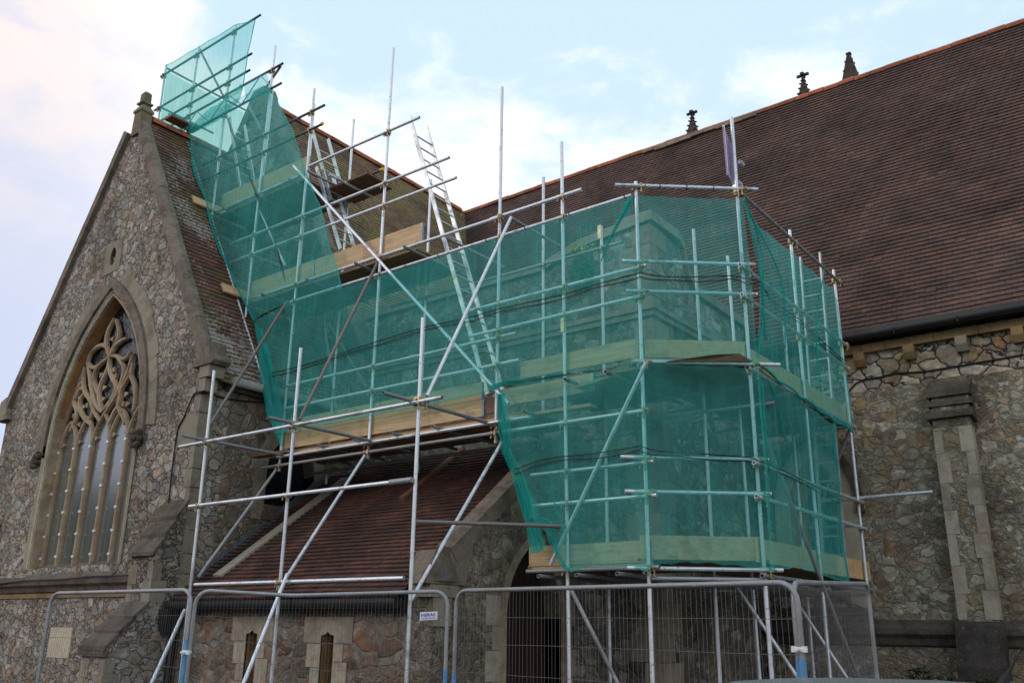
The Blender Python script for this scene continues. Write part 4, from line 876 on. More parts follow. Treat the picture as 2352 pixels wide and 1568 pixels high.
# corner tower platforms
def poly_deck(z,name='deck_board'):
    # boards of the run, the splayed corner and the return, mitred at the corner
    for i in range(6):
        o_=.10+i*.232; a=Vector((-5.115,9.2,0))-n_*(o_); b=Vector((-4.1,10.05,0))-n_*(o_)
        e=-.15+i*.0; a-=d*(.1-.10*i); b+=d*(.1-.10*i)
        if (b-a).dot(d)<.1: continue
        obj(name,Mesh().prism([(a.x,a.y,z),(b.x,b.y,z),(b.x-n_.x*.225,b.y-n_.y*.225,z),(a.x-n_.x*.225,a.y-n_.y*.225,z)],(0,0,.038)),MT['deck'],SC3)
        x=-4.2-i*.232; obj(name,Mesh().box((x,10.2,z-.005),(x-.225,14.3,z+.033)),MT['deck'],SC3)
poly_deck(2.36); poly_deck(4.72)
deck(SC3,-6.85,-5.3,2.325,9.3,7)
def toec(z0,h,l=.0,r=.0,off=.012,mat='board'):
    a=Vector((-5.115,9.2,z0))-d*l-n_*.03; b=Vector((-4.1,10.05,z0))+d*r-n_*.03
    obj('toe_board',Mesh().prism([a,b,b+Vector((0,0,h)),a+Vector((0,0,h))],-n_*.036),MT[mat],SC3)
toe(SC3,-6.83,-5.10,2.345,.245); toec(2.375,.27,.08,.0); toe(SC3,-6.8,-5.1,2.30,.04,9.25)
toec(4.78,.235,.06,0); toec(4.70,.07,.12,.1)
for z0,h in ((2.36,.27),(4.70,.26)):
    obj('toe_board',Mesh().box((-4.135,10.0,z0),(-4.171,12.0,z0+h)),MT['boardy'],SC3); obj('toe_board',Mesh().box((-4.14,12.01,z0-.01),(-4.176,14.2,z0+h-.01)),MT['boardy'],SC3)
obj('toe_board',Mesh().prism([at(1530,824,1,9.0),at(1650,810,1,9.1),at(1702,812,1,9.4),at(1735,832,1,9.5),at(1600,829,1,9.1)],(0,.3,.0)) if 0 else Mesh().box((-5.15,9.3,4.0),(-5.14,9.31,4.01)),MT['boardold'],SC3) if 0 else None
# ---- ladders ----------------------------------------------------------------
def ladder(p0,p1,off,label,n=None,r=.03):
    """two box stiles from p0 (foot) to p1 (head); the second stile stands off by vector off"""
    p0,p1,off=Vector(p0),Vector(p1),Vector(off); t=(p1-p0); ln=t.length; t.normalize(); t_=root('ladder',p0,label,'ladder','aluminium ladders in the scaffold')
    side=off.normalized(); dn=t.cross(side).normalized()
    for q_ in (p0,p0+off):
        mb=Mesh(); mb.prism([q_-side*.013-dn*.033,q_+side*.013-dn*.033,q_+side*.013+dn*.033,q_-side*.013+dn*.033],t*ln); obj('stile',mb,MT['ladder'],t_)
    k_=int(ln/.27)
    for i in range(1,k_):
        a=p0+t*(i*.27); obj('rung',Mesh().tube([a,a+off],.014,8),MT['ladder'],t_)
    return t_
ladder(at(1120,905,1,9.6),at(941,268,1,9.6),(0,.42,0),'tall aluminium ladder leaning against the open scaffold, its head against the sky')
ladder(at(782,573,1,9.65),at(727,384,1,9.65),(0,.40,0),'short aluminium ladder standing on the open platform with fresh toe boards')
ladder(at(760,460,1,9.75),at(718,300,1,9.75),(0,.40,0),'aluminium ladder rising in front of the mossy roof beside the rusty top platform')
ladder(at(553,440,1,9.7),at(527,270,1,9.7),(0,.40,0),'aluminium ladder behind the green net high on the chapel roof')
ladder((-4.52,13.30,2.4),(-4.50,13.48,7.42),(.32,0,0),'upright aluminium ladder inside the right hand netted return')
# ---- loose planks ------------------------------------------------------------
def plank(mb,label,mat,name='plank'):
    o=obj(name,mb,MT[mat],None,loc=mb.v[0]); tag(o,label,'plank'); return o
kz=lambda y:1.93+(y-7.95)*KP
def roofplank(x0,x1,y0,y1,w,label,mat,name='plank',h0=.03):
    a=Vector((x0,y0,kz(y0)+h0)); b=Vector((x1,y1,kz(y1)+h0)); t=(b-a).normalized(); s_=t.cross(pn).normalized()
    return plank(Mesh().prism([a-s_*w/2,a+s_*w/2,b+s_*w/2,b-s_*w/2],pn*.038),label,mat,name)
a=at(500,1333,2,kz(8.25)+.03); 
def onroof(x,y,h=.05):
    dd=FW*FOC+RT*(x-1176)-UP*(y-784); o_=Vector((0,7.95,1.93+h)); t=(o_-CAM).dot(pn)/dd.dot(pn); return CAM+dd*t
p0=onroof(500,1325); p1=onroof(750,1135)
t=(p1-p0).normalized(); s_=t.cross(pn).normalized()*.11; plank(Mesh().prism([p0-s_,p0+s_,p1+s_+t*.5,p1-s_+t*.5],pn*.04),'long weathered grey board lying up the left side of the porch roof','boardgrey')
p0=onroof(925,1148); p1=onroof(1030,1062); t=(p1-p0).normalized(); s_=t.cross(pn).normalized()*.06; plank(Mesh().prism([p0-s_,p0+s_*.4,p0+s_+t*.1,p1+s_+t*.4,p1-s_+t*.4],pn*.05),'broken brown timber lying near the top of the porch roof','deckrusty')
def roofbit(x0,y0,x1,y1,b0,h,label):
    a=at(x0,y0,1,b0); b=at(x1,y1,0,a.x); b.z=a.z; plank(Mesh().prism([a,b,b+Vector((0,0,-h)),a+Vector((0,0,-h))],(.038,0,.0)),label,'boardy','plank')
for (x0,y0,x1,y1,h,lab) in ((439,451,500,477,.22,'upper fresh board end sticking out of the net over the chapel roof'),(506,652,560,678,.22,'lower fresh board end sticking out of the net over the chapel roof')):
    zz={451:0,652:0}[y0]; 
    # board lying on the roof slope, running back along the building
    k_=K1; nS=Vector((k_,0,1)).normalized(); dd=FW*FOC+RT*(x0-1176)-UP*(y0-784); o_=Vector((RA,0,Z1+.12)); t=(o_-CAM).dot(nS)/dd.dot(nS); a=CAM+dd*t
    vv=Vector((1,0,-k_)).normalized(); plank(Mesh().prism([a,a+Vector((0,1.6,0)),a+Vector((0,1.6,0))+vv*h,a+vv*h],nS*.038),lab,'boardy')
a=at(383,300,1,8.55); plank(Mesh().box((RA-.02,8.62,Z1+.20),(RA+.26,9.3,Z1+.245)),'brown board lying along the chapel ridge at the edge of the net','deckrusty')
a=at(1430,846,1,9.15); plank(Mesh().prism([(-6.0,9.10,4.50),(-5.45,9.10,4.56),(-5.45,9.22,4.56),(-6.0,9.22,4.50)],(0,0,.038)),'short weathered board end behind the upper net near the corner','boardold')
q_=[at(1535,829,1,9.12),at(1640,814,1,9.3),at(1698,812,1,9.55),at(1730,830,1,9.75),at(1640,829,1,9.4)]
plank(Mesh().prism(q_,(-.10,.12,.03)),'splintered pale plank resting on the corner ledger between the two nets','boardold')
q_=[at(1745,846,0,-4.0),at(1755,838,0,-4.0),at(1806,878,0,-4.0),at(1796,886,0,-4.0)]
plank(Mesh().prism(q_,(-.28,0,.03)),'fresh plank end sticking out by the right hand corner standard','boardy')
plank(Mesh().prism([(-12.45,9.02,4.27),(-11.6,9.06,4.27),(-11.6,9.2,4.27),(-12.45,9.2,4.27)],(0,0,.04)),'brown wet plank end by the arched side window','deckrusty')
# thin mauve sign board clamped on the tallest corner standard
sg=root('sign_board',(-4.15,10,7.1),'thin mauve backed board clamped edge-on to the tall corner standard','sign')
q_=[at(x,y,0,-4.16) for x,y in ((1662,290),(1690,352),(1695,400),(1694,440),(1672,402))]
obj('panel',Mesh().prism(q_,(-.02,.0,0)),MT['purple'],sg); obj('edge_frame',Mesh().tube([at(1662,288,0,-4.17),at(1671,400,0,-4.17),at(1692,441,0,-4.17)],.014,8),MT['steel'],sg)
for x,y in ((1698,422),(1702,375),(1690,432)): p=at(x,y,0,-4.12); obj('clamp',Mesh().tube([p-Vector((.0,.05,0)),p+Vector((0,.06,0))],.03,8),MT['steel'],sg)
# ------------------------------------------------------------------ debris netting
def rs(pl,n):
    """resample a 3D polyline to n points"""
    pl=[Vector(p) for p in pl]; L=[0]
    for a,b in zip(pl[:-1],pl[1:]): L.append(L[-1]+(b-a).length)
    out=[]
    for i in range(n):
        s=L[-1]*i/(n-1); k=0
        while k<len(pl)-2 and L[k+1]<s: k+=1
        t=(s-L[k])/max(L[k+1]-L[k],1e-9); out.append(pl[k].lerp(pl[k+1],t))
    return out
def net(rows,nrm,label,nu=70,nv=40,amp=.018,seed=0,mat='net',sag=.0,group='green debris nets on the scaffold',fold=0.0):
    nrm=Vector(nrm).normalized(); rr=[rs(r,nu) for r in rows]; mb=Mesh(); m_=len(rr)-1; g=[]
    for j in range(nv):
        t=j/(nv-1)*m_; k=min(int(t),m_-1); f=t-k; row=[]
        for i in range(nu):
            p=rr[k][i].lerp(rr[k+1][i],f); q=p*1.1+Vector((seed,seed,seed))
            w=noise.noise(Vector((q.x*.9,q.y*.9,q.z*.9)))*.6+noise.noise(Vector((q.x*3.2,q.y*3.2,q.z*.7)))*.35+noise.noise(Vector((q.x*8,q.y*8,q.z*1.2)))*.15
            edge=min(1,4*min(j/(nv-1),1-j/(nv-1))+.35)
            p=p+nrm*(w*amp*edge*2-.0)
            if fold: p=p+nrm*math.sin(i*.9+noise.noise(q)*3)*fold
            if sag and j==0: p.z-=sag*abs(math.sin(i*math.pi*4/(nu-1)))
            if sag and j==nv-1: p.z+=sag*1.0*abs(math.sin(i*math.pi*5/(nu-1)))
            row.append(p)
        g.append(row)
    base=g[0][0]; vs=[p for r in g for p in r]; fs=[(j*nu+i,j*nu+i+1,(j+1)*nu+i+1,(j+1)*nu+i) for j in range(nv-1) for i in range(nu-1)]
    mb.add(vs,fs); o=obj('debris_net',mb,MT[mat],None,smooth=True,loc=base); tag(o,label,'netting',group); return o,g
YN=9.04
def ribbon(name,pts,w,o,mat='netthick',side=(1,0,0),pl=.022,nv=9,seed=0):
    """a gathered, pleated strip of netting along a line"""
    pts=[Vector(p) for p in pts]; n=len(pts); g=[]; side=Vector(side)
    for i,p in enumerate(pts):
        ww=w[i] if isinstance(w,(list,tuple)) else w; t=(pts[min(i+1,n-1)]-pts[max(i-1,0)]).normalized(); sd=(side-t*side.dot(t)).normalized(); nr=t.cross(sd).normalized(); r=[]
        ww*=.8+.5*noise.noise(p*2.3+Vector((seed,0,0)))
        for k in range(nv):
            s=k/(nv-1)-.5; r.append(p+sd*(s*ww)+nr*(math.sin(k*2.1+noise.noise(p*1.7)*4)*pl+noise.noise(p*5+Vector((k*3.1,0,0)))*.018))
        g.append(r)
    vs=[q for r in g for q in r]; fs=[(i*nv+k,i*nv+k+1,(i+1)*nv+k+1,(i+1)*nv+k) for i in range(n-1) for k in range(nv-1)]
    return obj(name,Mesh().add(vs,fs),MT[mat],o,smooth=True)
def pb(*pts): return [at(x,y,1,YN) for x,y in pts]
def pr(*pts): return [at(x,y,0,-3.98) for x,y in pts]
def pc(*pts):
    out=[]; o_=Vector((-5.115,9.2,0))+n_*.12
    for x,y in pts:
        dd=FW*FOC+RT*(x-1176)-UP*(y-784); t=(o_-CAM).dot(n_)/dd.dot(n_); out.append(CAM+dd*t)
    return out
# upper net: long run, splayed corner, right hand return
def hem(g,edge,o,mat='netthick',r=.016):
    pts={'bot':g[-1],'top':g[0],'left':[q[0] for q in g],'right':[q[-1] for q in g]}[edge]
    return obj('hem',Mesh().tube(pts,[r*(.7+.6*abs(noise.noise(p*3))) for p in pts],6),MT[mat],o,smooth=True)
o1,g=net([pb((586,735),(662,696),(784,661),(1143,548),(1291,500),(1453,452)),pb((598,800),(800,860),(1100,770),(1300,690),(1466,640)),pb((604,900),(800,930),(1100,850),(1300,790),(1472,740)),pb((630,995),(690,985),(900,944),(1084,908),(1135,893),(1200,868),(1290,856),(1390,846),(1440,832),(1474,826))],(0,-1,0),'long green net over the middle scaffold run, from the chapel to the corner',140,46,.022,1.3)
hem(g,'bot',o1,'net',.008)
def seam(pts,o):
    c=curve([tuple(p) for p in pts],5); mb=Mesh(); mb.tube(c,.0065,5); mb.tube([(p[0],p[1],p[2]-.055-.01*math.sin(i*.7)) for i,p in enumerate(c)],.0065,5); obj('seam_cord',mb,MT['cord'],o)
YN=9.02
seam(pb((621,857),(709,835),(859,786),(972,752),(1084,727),(1148,709),(1293,676),(1380,650),(1468,627)),o1)
YN=9.04
o2,g=net([pc((1461,447),(1560,453),(1706,455)),pc((1466,620),(1727,640)),pc((1474,828),(1560,836),(1650,838),(1741,838))],n_,'green net across the splayed corner, upper lift, over the pale vestry quoins',50,40,.02,4.1,sag=.015)
seam(pc((1468,625),(1518,634),(1600,636),(1678,633),(1712,640)),o2)
o3,g=net([pr((1704,456),(1740,515),(1822,578),(1912,662)),pr((1745,600),(1842,720),(1930,760)),pr((1738,835),(1800,885),(1855,925),(1900,960),(1958,992))],(1,0,0),'green net on the right hand return, upper lift, with creases by the corner post',60,44,.035,2.2,sag=.04)
seam(pr((1722,640),(1748,650),(1778,694),(1842,738),(1890,785),(1941,829)),o3); hem(g,'bot',o3,'netthick',.02); hem(g,'right',o3,'net',.012)
fo=[]
for s_ in (((1706,456),(1742,560),(1750,700),(1738,820)),((1708,458),(1728,560),(1744,640),(1756,780)),((1712,480),(1790,640),(1800,800)),((1890,620),(1872,760),(1882,900))):
    c=curve([tuple(p) for p in pr(*s_)],6); mb=Mesh(); mb.tube([Vector(p)+Vector((.02,0,0)) for p in c],.011,5); obj('crease',mb,MT['netthick'],o3,smooth=True)
c=curve([tuple(p) for p in pb((1450,456),(1432,490),(1405,540),(1380,600))],6); obj('crease',Mesh().tube(c,[.03*(1-i/len(c))+.006 for i in range(len(c))],6),MT['netthick'],o1,smooth=True)
# lower net of the corner tower
o4,g=net([pb((1143,900),(1200,880),(1300,862),(1400,850),(1440,834),(1474,828)),pb((1157,1020),(1320,1000),(1480,960)),pb((1185,1090),(1330,1080),(1485,1050)),pb((1213,1190),(1300,1195),(1350,1190),(1487,1180)),pb((1262,1225),(1290,1280),(1312,1312),(1345,1300),(1400,1296),(1450,1298),(1488,1312))],(0,-1,0),'green net round the lower tower, left of the corner standard, torn at its left foot',70,50,.018,7.7)
YN=9.02
seam(pb((1181,1078),(1256,1053),(1373,1040),(1471,1024)),o4)
YN=9.04
hem(g,'bot',o4,'net',.008)
o5,g=net([pc((1474,830),(1600,838),(1742,842)),pc((1480,1060),(1758,1060)),pc((1488,1305),(1520,1298),(1560,1294),(1620,1294),(1700,1302),(1779,1312))],n_,'green net across the splayed corner, lower lift, above the bottom toe board',50,44,.018,9.3,sag=.02)
seam(pc((1473,1025),(1518,1036),(1603,1041),(1711,1049),(1740,1056)),o5)
o6,g=net([pr((1738,842),(1800,890),(1850,926),(1915,975)),pr((1750,1060),(1860,1080),(1924,1120)),pr((1770,1312),(1830,1302),(1890,1322),(1950,1340))],(1,0,0),'green net on the right hand return, lower lift, in front of the ladder',60,44,.035,5.9,sag=.015)
seam(pr((1748,1058),(1788,1075),(1880,1120),(1930,1149)),o6); hem(g,'right',o6,'netthick',.02); hem(g,'bot',o6,'net',.008)
for s_ in (((1760,870),(1785,930),(1800,1010)),((1748,880),(1752,1000),(1764,1080))):
    c=curve([tuple(p) for p in pr(*s_)],6); obj('crease',Mesh().tube([Vector(p)+Vector((.02,0,0)) for p in c],.010,5),MT['netthick'],o6,smooth=True)
# net over the chapel roof and its turned back upper edge
o7,g=net([pb((436,304),(480,262),(552,222),(606,196),(626,214)),pb((440,372),(560,340),(672,300)),pb((470,460),(600,430),(700,395)),pb((498,560),(620,540),(735,475)),pb((555,680),(660,640),(764,590)),pb((583,736),(600,722),(662,696),(784,661))],(0,-1,0),'green net stepping down the chapel roof beside the open ladders',90,70,.04,3.3)
hem(g,'left',o7,'netthick',.022); hem(g,'right',o7,'net',.014)
seam(pb((520,262),(560,370),(600,470),(634,560),(655,640)),o7)
rl_=curve([tuple(p) for p in pb((440,303),(470,280),(510,252),(545,222),(556,196))],8); nn2=len(rl_)
obj('rolled_edge',Mesh().tube([Vector(p)+Vector((0,-.02,0)) for p in rl_],[.03+.12*math.sin(min(1,i/nn2*1.1)*math.pi)**.8*(.8+.4*noise.noise(Vector(p)*4)) for i,p in enumerate(rl_)],8),MT['net'],o7,smooth=True)
o8,g=net([pb((380,152),(456,108),(545,55),(560,52),(586,46)),pb((372,210),(450,185),(568,118)),pb((366,262),(440,240),(560,185)),pb((361,290),(400,300),(436,300),(500,250),(556,208))],(0,-1,0),'highest green net, standing above the chapel ridge against the sky',60,40,.03,6.1,sag=.02)
hem(g,'top',o8,'net',.012); hem(g,'right',o8,'netthick',.012)
a1=at(384,165,1,9.1); e1=at(600,272,0,a1.x); e1.z=a1.z; g1=at(366,290,1,9.1); g2=Vector((g1.x,e1.y,g1.z))
net([[a1,e1],[g1,g2]],(-1,0,0),'green net closing the far left end of the ridge scaffold',30,30,.02,8.8)
o9,g=net([pb((560,196),(612,166)),pb((566,232),(624,216))],(0,-1,0),'small triangle of green net slung under the lattice beam above the ridge',16,12,.02,2.8)
# bunched net gathered in the corner at the foot of the chapel roof
bn=[pb((587,735),(640,800)),pb((598,820),(632,860)),pb((606,900),(640,930)),pb((612,960),(644,975)),pb((632,1000),(646,1035))]
bn=[[p[0],p[0].lerp(p[1],.5),p[1]] for p in bn]
ob_,g=net([pb((583,738),(604,760)),pb((594,810),(628,840)),pb((603,880),(640,905)),pb((608,945),(644,965)),pb((634,1000),(648,1030))],(0,-1,0),'dense bunch of green net gathered at the foot of the chapel roof',14,40,.05,1.1,mat='netthick',fold=.02)
for pts,w in (((( 1128,890),(1160,880),(1230,872),(1300,860)),.03),):
    c=curve([tuple(p) for p in pb(*pts)],8); ribbon('gathered_hem',c,[.14*(1-i/len(c))+.03 for i in range(len(c))],o4,'net',(0,0,1),seed=2); ribbon('gathered_hem',c,[.09*(1-i/len(c))+.015 for i in range(len(c))],o4,'netthick',(0,0,1),seed=5)
c=curve([tuple(p) for p in pb((1215,1193),(1240,1192),(1262,1206),(1268,1240),(1290,1290),(1306,1312))],8); ribbon('torn_tail',c,[.03+.09*math.sin(i/len(c)*math.pi) for i in range(len(c))],o4,'netthick',(1,0,.4),seed=3)
c=curve([tuple(p) for p in pb((1340-75,1100),(1275,1160),(1290,1200),(1302,1240))],8); obj('crease',Mesh().tube(c,.008,6),MT['netthick'],o4,smooth=True)
c=curve([tuple(p) for p in pb((1148,905),(1152,960),(1162,1010),(1158,1030),(1170,1060),(1188,1095),(1207,1150),(1214,1192),(1226,1235),(1232,1268))],8); ribbon('gathered_edge',c,[.05+.10*abs(math.sin(i*.11))+.07*i/len(c) for i in range(len(c))],o4,'netthick',(1,0,0),seed=1,pl=.03); ribbon('gathered_edge',[Vector(p)+Vector((.05,0,0)) for p in c],[.10+.12*i/len(c) for i in range(len(c))],o4,'net',(1,0,0),seed=6,pl=.03)

for pts_,o_,n2 in ((((-11.6,-5.3),6.95,9.15),o1,9),(((-11.5,-7.9),4.86,9.22),o1,5)):
    (xa,xb),z_,y_=pts_
    for i in range(n2):
        x=xa+(xb-xa)*i/(n2-1)+R.uniform(-.1,.1); obj('tie',Mesh().tube([(x+.01*math.cos(k),y_+.034*math.cos(k*.7),z_+.034*math.sin(k*.7)) for k in range(10)],.005,5),MT['cord'],o_)
for i in range(3):
    p=Vector((-5.115,9.2,7.07))+d*(.3+.35*i)+n_*.05; obj('tie',Mesh().tube([p+Vector((0,0,.034*math.cos(k*.7)))+n_*.034*math.sin(k*.7) for k in range(10)],.005,5),MT['cord'],o2)
# ------------------------------------------------------------------ temporary fence
def onray(x,b): p=at(x,1450,1,b); return Vector((p.x,p.y,0))
def panel(xl,bl,yl,xr,br_,yr,label,dip=None,nw=70,legs=(0,0),sh=.14):
    L=onray(xl,bl); Rr=onray(xr,br_); zl=at(xl,yl,1,bl).z; zr=at(xr,yr,1,br_).z
    t=root('site_fence',(L+Rr)/2,label,'fence','temporary site fence sections'); U=(Rr-L); ln=U.length; U.normalize()
    def top(s):
        z=zl+(zr-zl)*s
        if dip: z-=dip[1]*max(0,1-abs(s-dip[0])/(dip[0] if s<dip[0] else 1-dip[0]))
        return z
    def pt(s,z): return L+U*(ln*s)+Vector((0,0,z))
    rr=sh; pts=[pt(0,0),pt(0,.25)]+[pt(0,top(0)-rr)]
    for i in range(1,6): a=i/5*math.pi/2; pts.append(L+U*(rr-rr*math.cos(a))+Vector((0,0,top(0)-rr+rr*math.sin(a))))
    if dip: pts.append(pt(dip[0]-.02,top(dip[0]-.02))); pts.append(pt(dip[0]+.02,top(dip[0]+.02)))
    for i in range(0,6): a=i/5*math.pi/2; pts.append(L+U*(ln-rr+rr*math.sin(a))+Vector((0,0,top(1)-rr+rr*math.cos(a))))
    pts+=[pt(1,.25),pt(1,0)]
    obj('frame',Mesh().tube(pts,.0205,10),MT['steeldull'],t,smooth=True)
    obj('bottom_rail',Mesh().tube([pt(0,.2),pt(1,.2)],.016,8),MT['steeldull'],t)
    w=Mesh(); nf=Vector((U.y,-U.x,0))
    for i in range(1,nw):
        s=i/nw; j=R.uniform(-.0012,.0012); w.tube([pt(s+j,.2),pt(s+j*2,1.1)+nf*R.uniform(-.004,.004),pt(s+j,top(s)-.02-(rr*.9*max(0,1-min(s,1-s)*ln/rr)**2))],.0014,3,False)
    for z in (.45,.7,.95,1.2,1.46,1.70):
        w.tube([pt(i/12,z*(top(i/12)/1.95)+R.uniform(-.004,.004))-nf*.003 for i in range(13)],.0019,4,False)
    obj('wire_mesh',w,MT['wire'],t)
    for s in (.0,1.0):
        if legs[int(s)]: obj('painted_leg',Mesh().tube([pt(s,.05),pt(s,legs[int(s)])],.0225,10),MT['blue'],t)
        c=pt(s,0); obj('foot_block',Mesh().box(c+Vector((-.12,-.3,0)),c+Vector((.12,.3,.13))),MT['concrete'],t)
    return t,pt,U,nf
panel(105,5.3,1362,430,5.5,1354,'leftmost fence panel, in front of the gable wall and its pale stone',legs=(0,1.46))
T2,pt2,U2,nf2=panel(441,5.6,1356,1026,7.2,1358,'fence panel with a bent top rail and a small white sign',dip=(.38,.045),legs=(0,1.20))
panel(1046,6.95,1356,1838,6.4,1336,'wide fence panel in front of the arched porch door',nw=82,legs=(1.18,1.43))
panel(1829,6.5,1335,2004,9.6,1342,'rightmost fence panel, turned away and seen nearly edge-on',nw=70,legs=(1.43,0))
# clamps joining neighbouring panels
for x,y,b in ((427,1497,5.45),(1836,1490,6.4)):
    p=at(x,y,1,b); c=Mesh(); c.box(p-Vector((.04,.02,.014)),p+Vector((.04,.02,.014))); c.tube([p-Vector((0,.06,0)),p+Vector((0,.06,0))],.01,6)
    for s in (-1,1): c.tube([p+Vector((s*.035,0,-.02)),p+Vector((s*.035,0,.02))],.0225,10)
    o=obj('fence_clamp',c,MT['white'],None,loc=p); tag(o,'pale clamp joining the two left fence panels' if x<500 else 'pale clamp joining the two right fence panels','clamp')
# the small sign
c0=at(983,1414,1,7.0)
def onfence(x,y):
    n=nf2; o_=pt2(0,0)+nf2*.02; dd=FW*FOC+RT*(x-1176)-UP*(y-784); t=(o_-CAM).dot(n)/dd.dot(n); return CAM+dd*t
a=onfence(964,1405); b=onfence(1004,1403); c=onfence(1005,1423.5); d_=onfence(964,1424)
w_=(b-a).length; h_=(a-d_).length; U3=(b-a).normalized(); V3=Vector((0,0,1)); n3=U3.cross(V3).normalized()
sgn=root('sign',d_,'small white sign with blue HERAS lettering wired to the bent fence panel','sign')
obj('plate',Mesh().prism([d_,d_+U3*w_,d_+U3*w_+V3*h_,d_+V3*h_],-n3*.004),MT['white'],sgn)
def lettering(txt,size,u,v,mat,name,bold=0.0,wid=None):
    cu=bpy.data.curves.new(name,'FONT'); cu.body=txt; cu.size=size; cu.extrude=.0008; cu.offset=bold
    o=bpy.data.objects.new(name+'_tmp',cu); S.collection.objects.link(o); bpy.context.view_layer.update()
    dg=bpy.context.evaluated_depsgraph_get(); me=bpy.data.meshes.new_from_object(o.evaluated_get(dg)); bpy.data.objects.remove(o)
    xs=[q.co.x for q in me.vertices]; k=(wid/(max(xs)-min(xs))) if wid else 1; x0=min(xs)
    for q in me.vertices:
        l=Vector(((q.co.x-x0)*k,q.co.y,q.co.z)); q.co=U3*(u+l.x)+V3*(v+l.y)+n3*(.002+l.z)
    me.materials.clear(); me.materials.append(MT[mat]); t=bpy.data.objects.new(name,me); S.collection.objects.link(t); t.parent=sgn; return t
lettering('HERAS',h_*.52,w_*.08,h_*.46,'ink','lettering',.0008,w_*.80)
lettering('Tel: 0844 472 4411',h_*.17,w_*.08,h_*.13,'ink','small_lettering',.0003,w_*.84)
obj('red_line',Mesh().prism([d_+U3*w_*.1+V3*h_*.34+n3*.001,d_+U3*w_*.87+V3*h_*.34+n3*.001,d_+U3*w_*.87+V3*h_*.355+n3*.001,d_+U3*w_*.1+V3*h_*.355+n3*.001],n3*.001),MT['redink'],sgn)
# ------------------------------------------------------------------ parked car in the foreground, only its roof shows
cx,cy=-1.27,4.02; ca=math.atan2(RT.y,RT.x)
CAR=root('parked_car',(cx,cy,0),'silver grey car whose roof edge and aerial just show at the bottom right','car')
ux=Vector((math.cos(ca),math.sin(ca),0)); uy=Vector((-math.sin(ca),math.cos(ca),0))
def cp_(x,y,z): return Vector((cx,cy,0))+ux*x+uy*y+Vector((0,0,z))
ZR=at(2007,1561.5,1,cy).z
def carloft(secs,mat,name,label=None):
    mb=Mesh(); n=len(secs[0]); vs=[cp_(*p) for s in secs for p in s]; mb.add(vs,[(i*n+j,i*n+(j+1)%n,(i+1)*n+(j+1)%n,(i+1)*n+j) for i in range(len(secs)-1) for j in range(n)]+[tuple(range(n))[::-1],tuple(range((len(secs)-1)*n,len(secs)*n))])
    return obj(name,fix(mb),mat,CAR,label,smooth=True)
def fix(mb): return mb
def sec(x,hw,z0,z1,crown=.03):
    pts=[]
    for i in range(12):
        a=math.pi*i/11; pts.append((x,hw*math.cos(a)*(1 if i in (0,11) else .985),z1-.10+(.10+crown)*math.sin(a)**.5 if 0 else z1-.09+(.09)*math.sin(a)**.45))
    return [(x,hw,z0)]+pts+[(x,-hw,z0)]
# seen across: the car stands side-on to the camera
carloft([sec(-2.05,.70,.35,.62),sec(-1.9,.84,.25,.78),sec(-1.0,.88,.22,.98),sec(0,.89,.22,1.0),sec(1.3,.88,.22,1.0),sec(1.85,.84,.25,.92),sec(2.0,.74,.35,.75)],MT['carpaint'],'body')
def roof_sec(x,hw,z): return [(x,hw*math.cos(math.pi*i/16),z-.07+.07*math.sin(math.pi*i/16)**.6) for i in range(17)]+[(x,-hw,z-.09),(x,hw,z-.09)]
carloft([roof_sec(-.62,.50,ZR-.06),roof_sec(-.42,.56,ZR-.018),roof_sec(-.18,.60,ZR-.004),roof_sec(.1,.61,ZR),roof_sec(.45,.61,ZR-.006),roof_sec(.8,.59,ZR-.03),roof_sec(1.1,.55,ZR-.08)],MT['carpaint'],'roof')
def gl_(x,hw,z): return [(x,hw,z),(x,-hw,z)]
gm=Mesh()
lo=[(-1.25,.80),(1.55,.80)]; hi=[(-.60,.52),(1.08,.55)]
gm.add([cp_(-1.25,-.78,.97),cp_(1.62,-.78,.97),cp_(1.08,-.56,ZR-.11),cp_(-.60,-.52,ZR-.10),cp_(-1.25,.78,.97),cp_(1.62,.78,.97),cp_(1.08,.56,ZR-.11),cp_(-.60,.52,ZR-.10)],[(0,1,2,3),(5,4,7,6),(4,0,3,7),(1,5,6,2)]); obj('windows',gm,MT['carglass'],CAR)
for wx in (-1.25,1.25):
    for s in (-1,1):
        a=cp_(wx,s*.80,.31); b=cp_(wx,s*.90,.31); wv=obj('wheel',Mesh().tube([a,b],.31,20),MT['rubber'],CAR); obj('rim',Mesh().tube([cp_(wx,s*.86,.31),cp_(wx,s*.905,.31)],.19,16),MT['steel'],wv)
p=at(2320,1552,1,3.4); p2=at(2372,1590,1,3.4)
ae=Mesh(); ae.prism([at(2312,1600,1,3.6),at(2330,1600,1,3.6),at(2268+52,1540,1,3.6),at(2316,1540,1,3.6)],(.01,.02,0))
a0=at(2302,1572,1,3.6); a1=at(2322,1536,1,3.6)
ant=Mesh(); ant.tube([at(2290,1600,1,3.6),at(2308,1562,1,3.6),at(2321,1535,1,3.6),at(2340,1500,1,3.6),at(2396-0,1412,1,3.6)],[.022,.016,.005,.0018,.0014],8)
ANT=obj('aerial',ant,MT['cord'],None,loc=at(2290,1600,1,3.6)); tag(ANT,'thin dark car aerial slanting up at the bottom right corner','aerial')
st=Mesh(); q0=at(2290,1600,1,3.6); st.box((q0.x-.6,q0.y-.9,.3),(q0.x+.55,q0.y+.8,q0.z-.0)); 
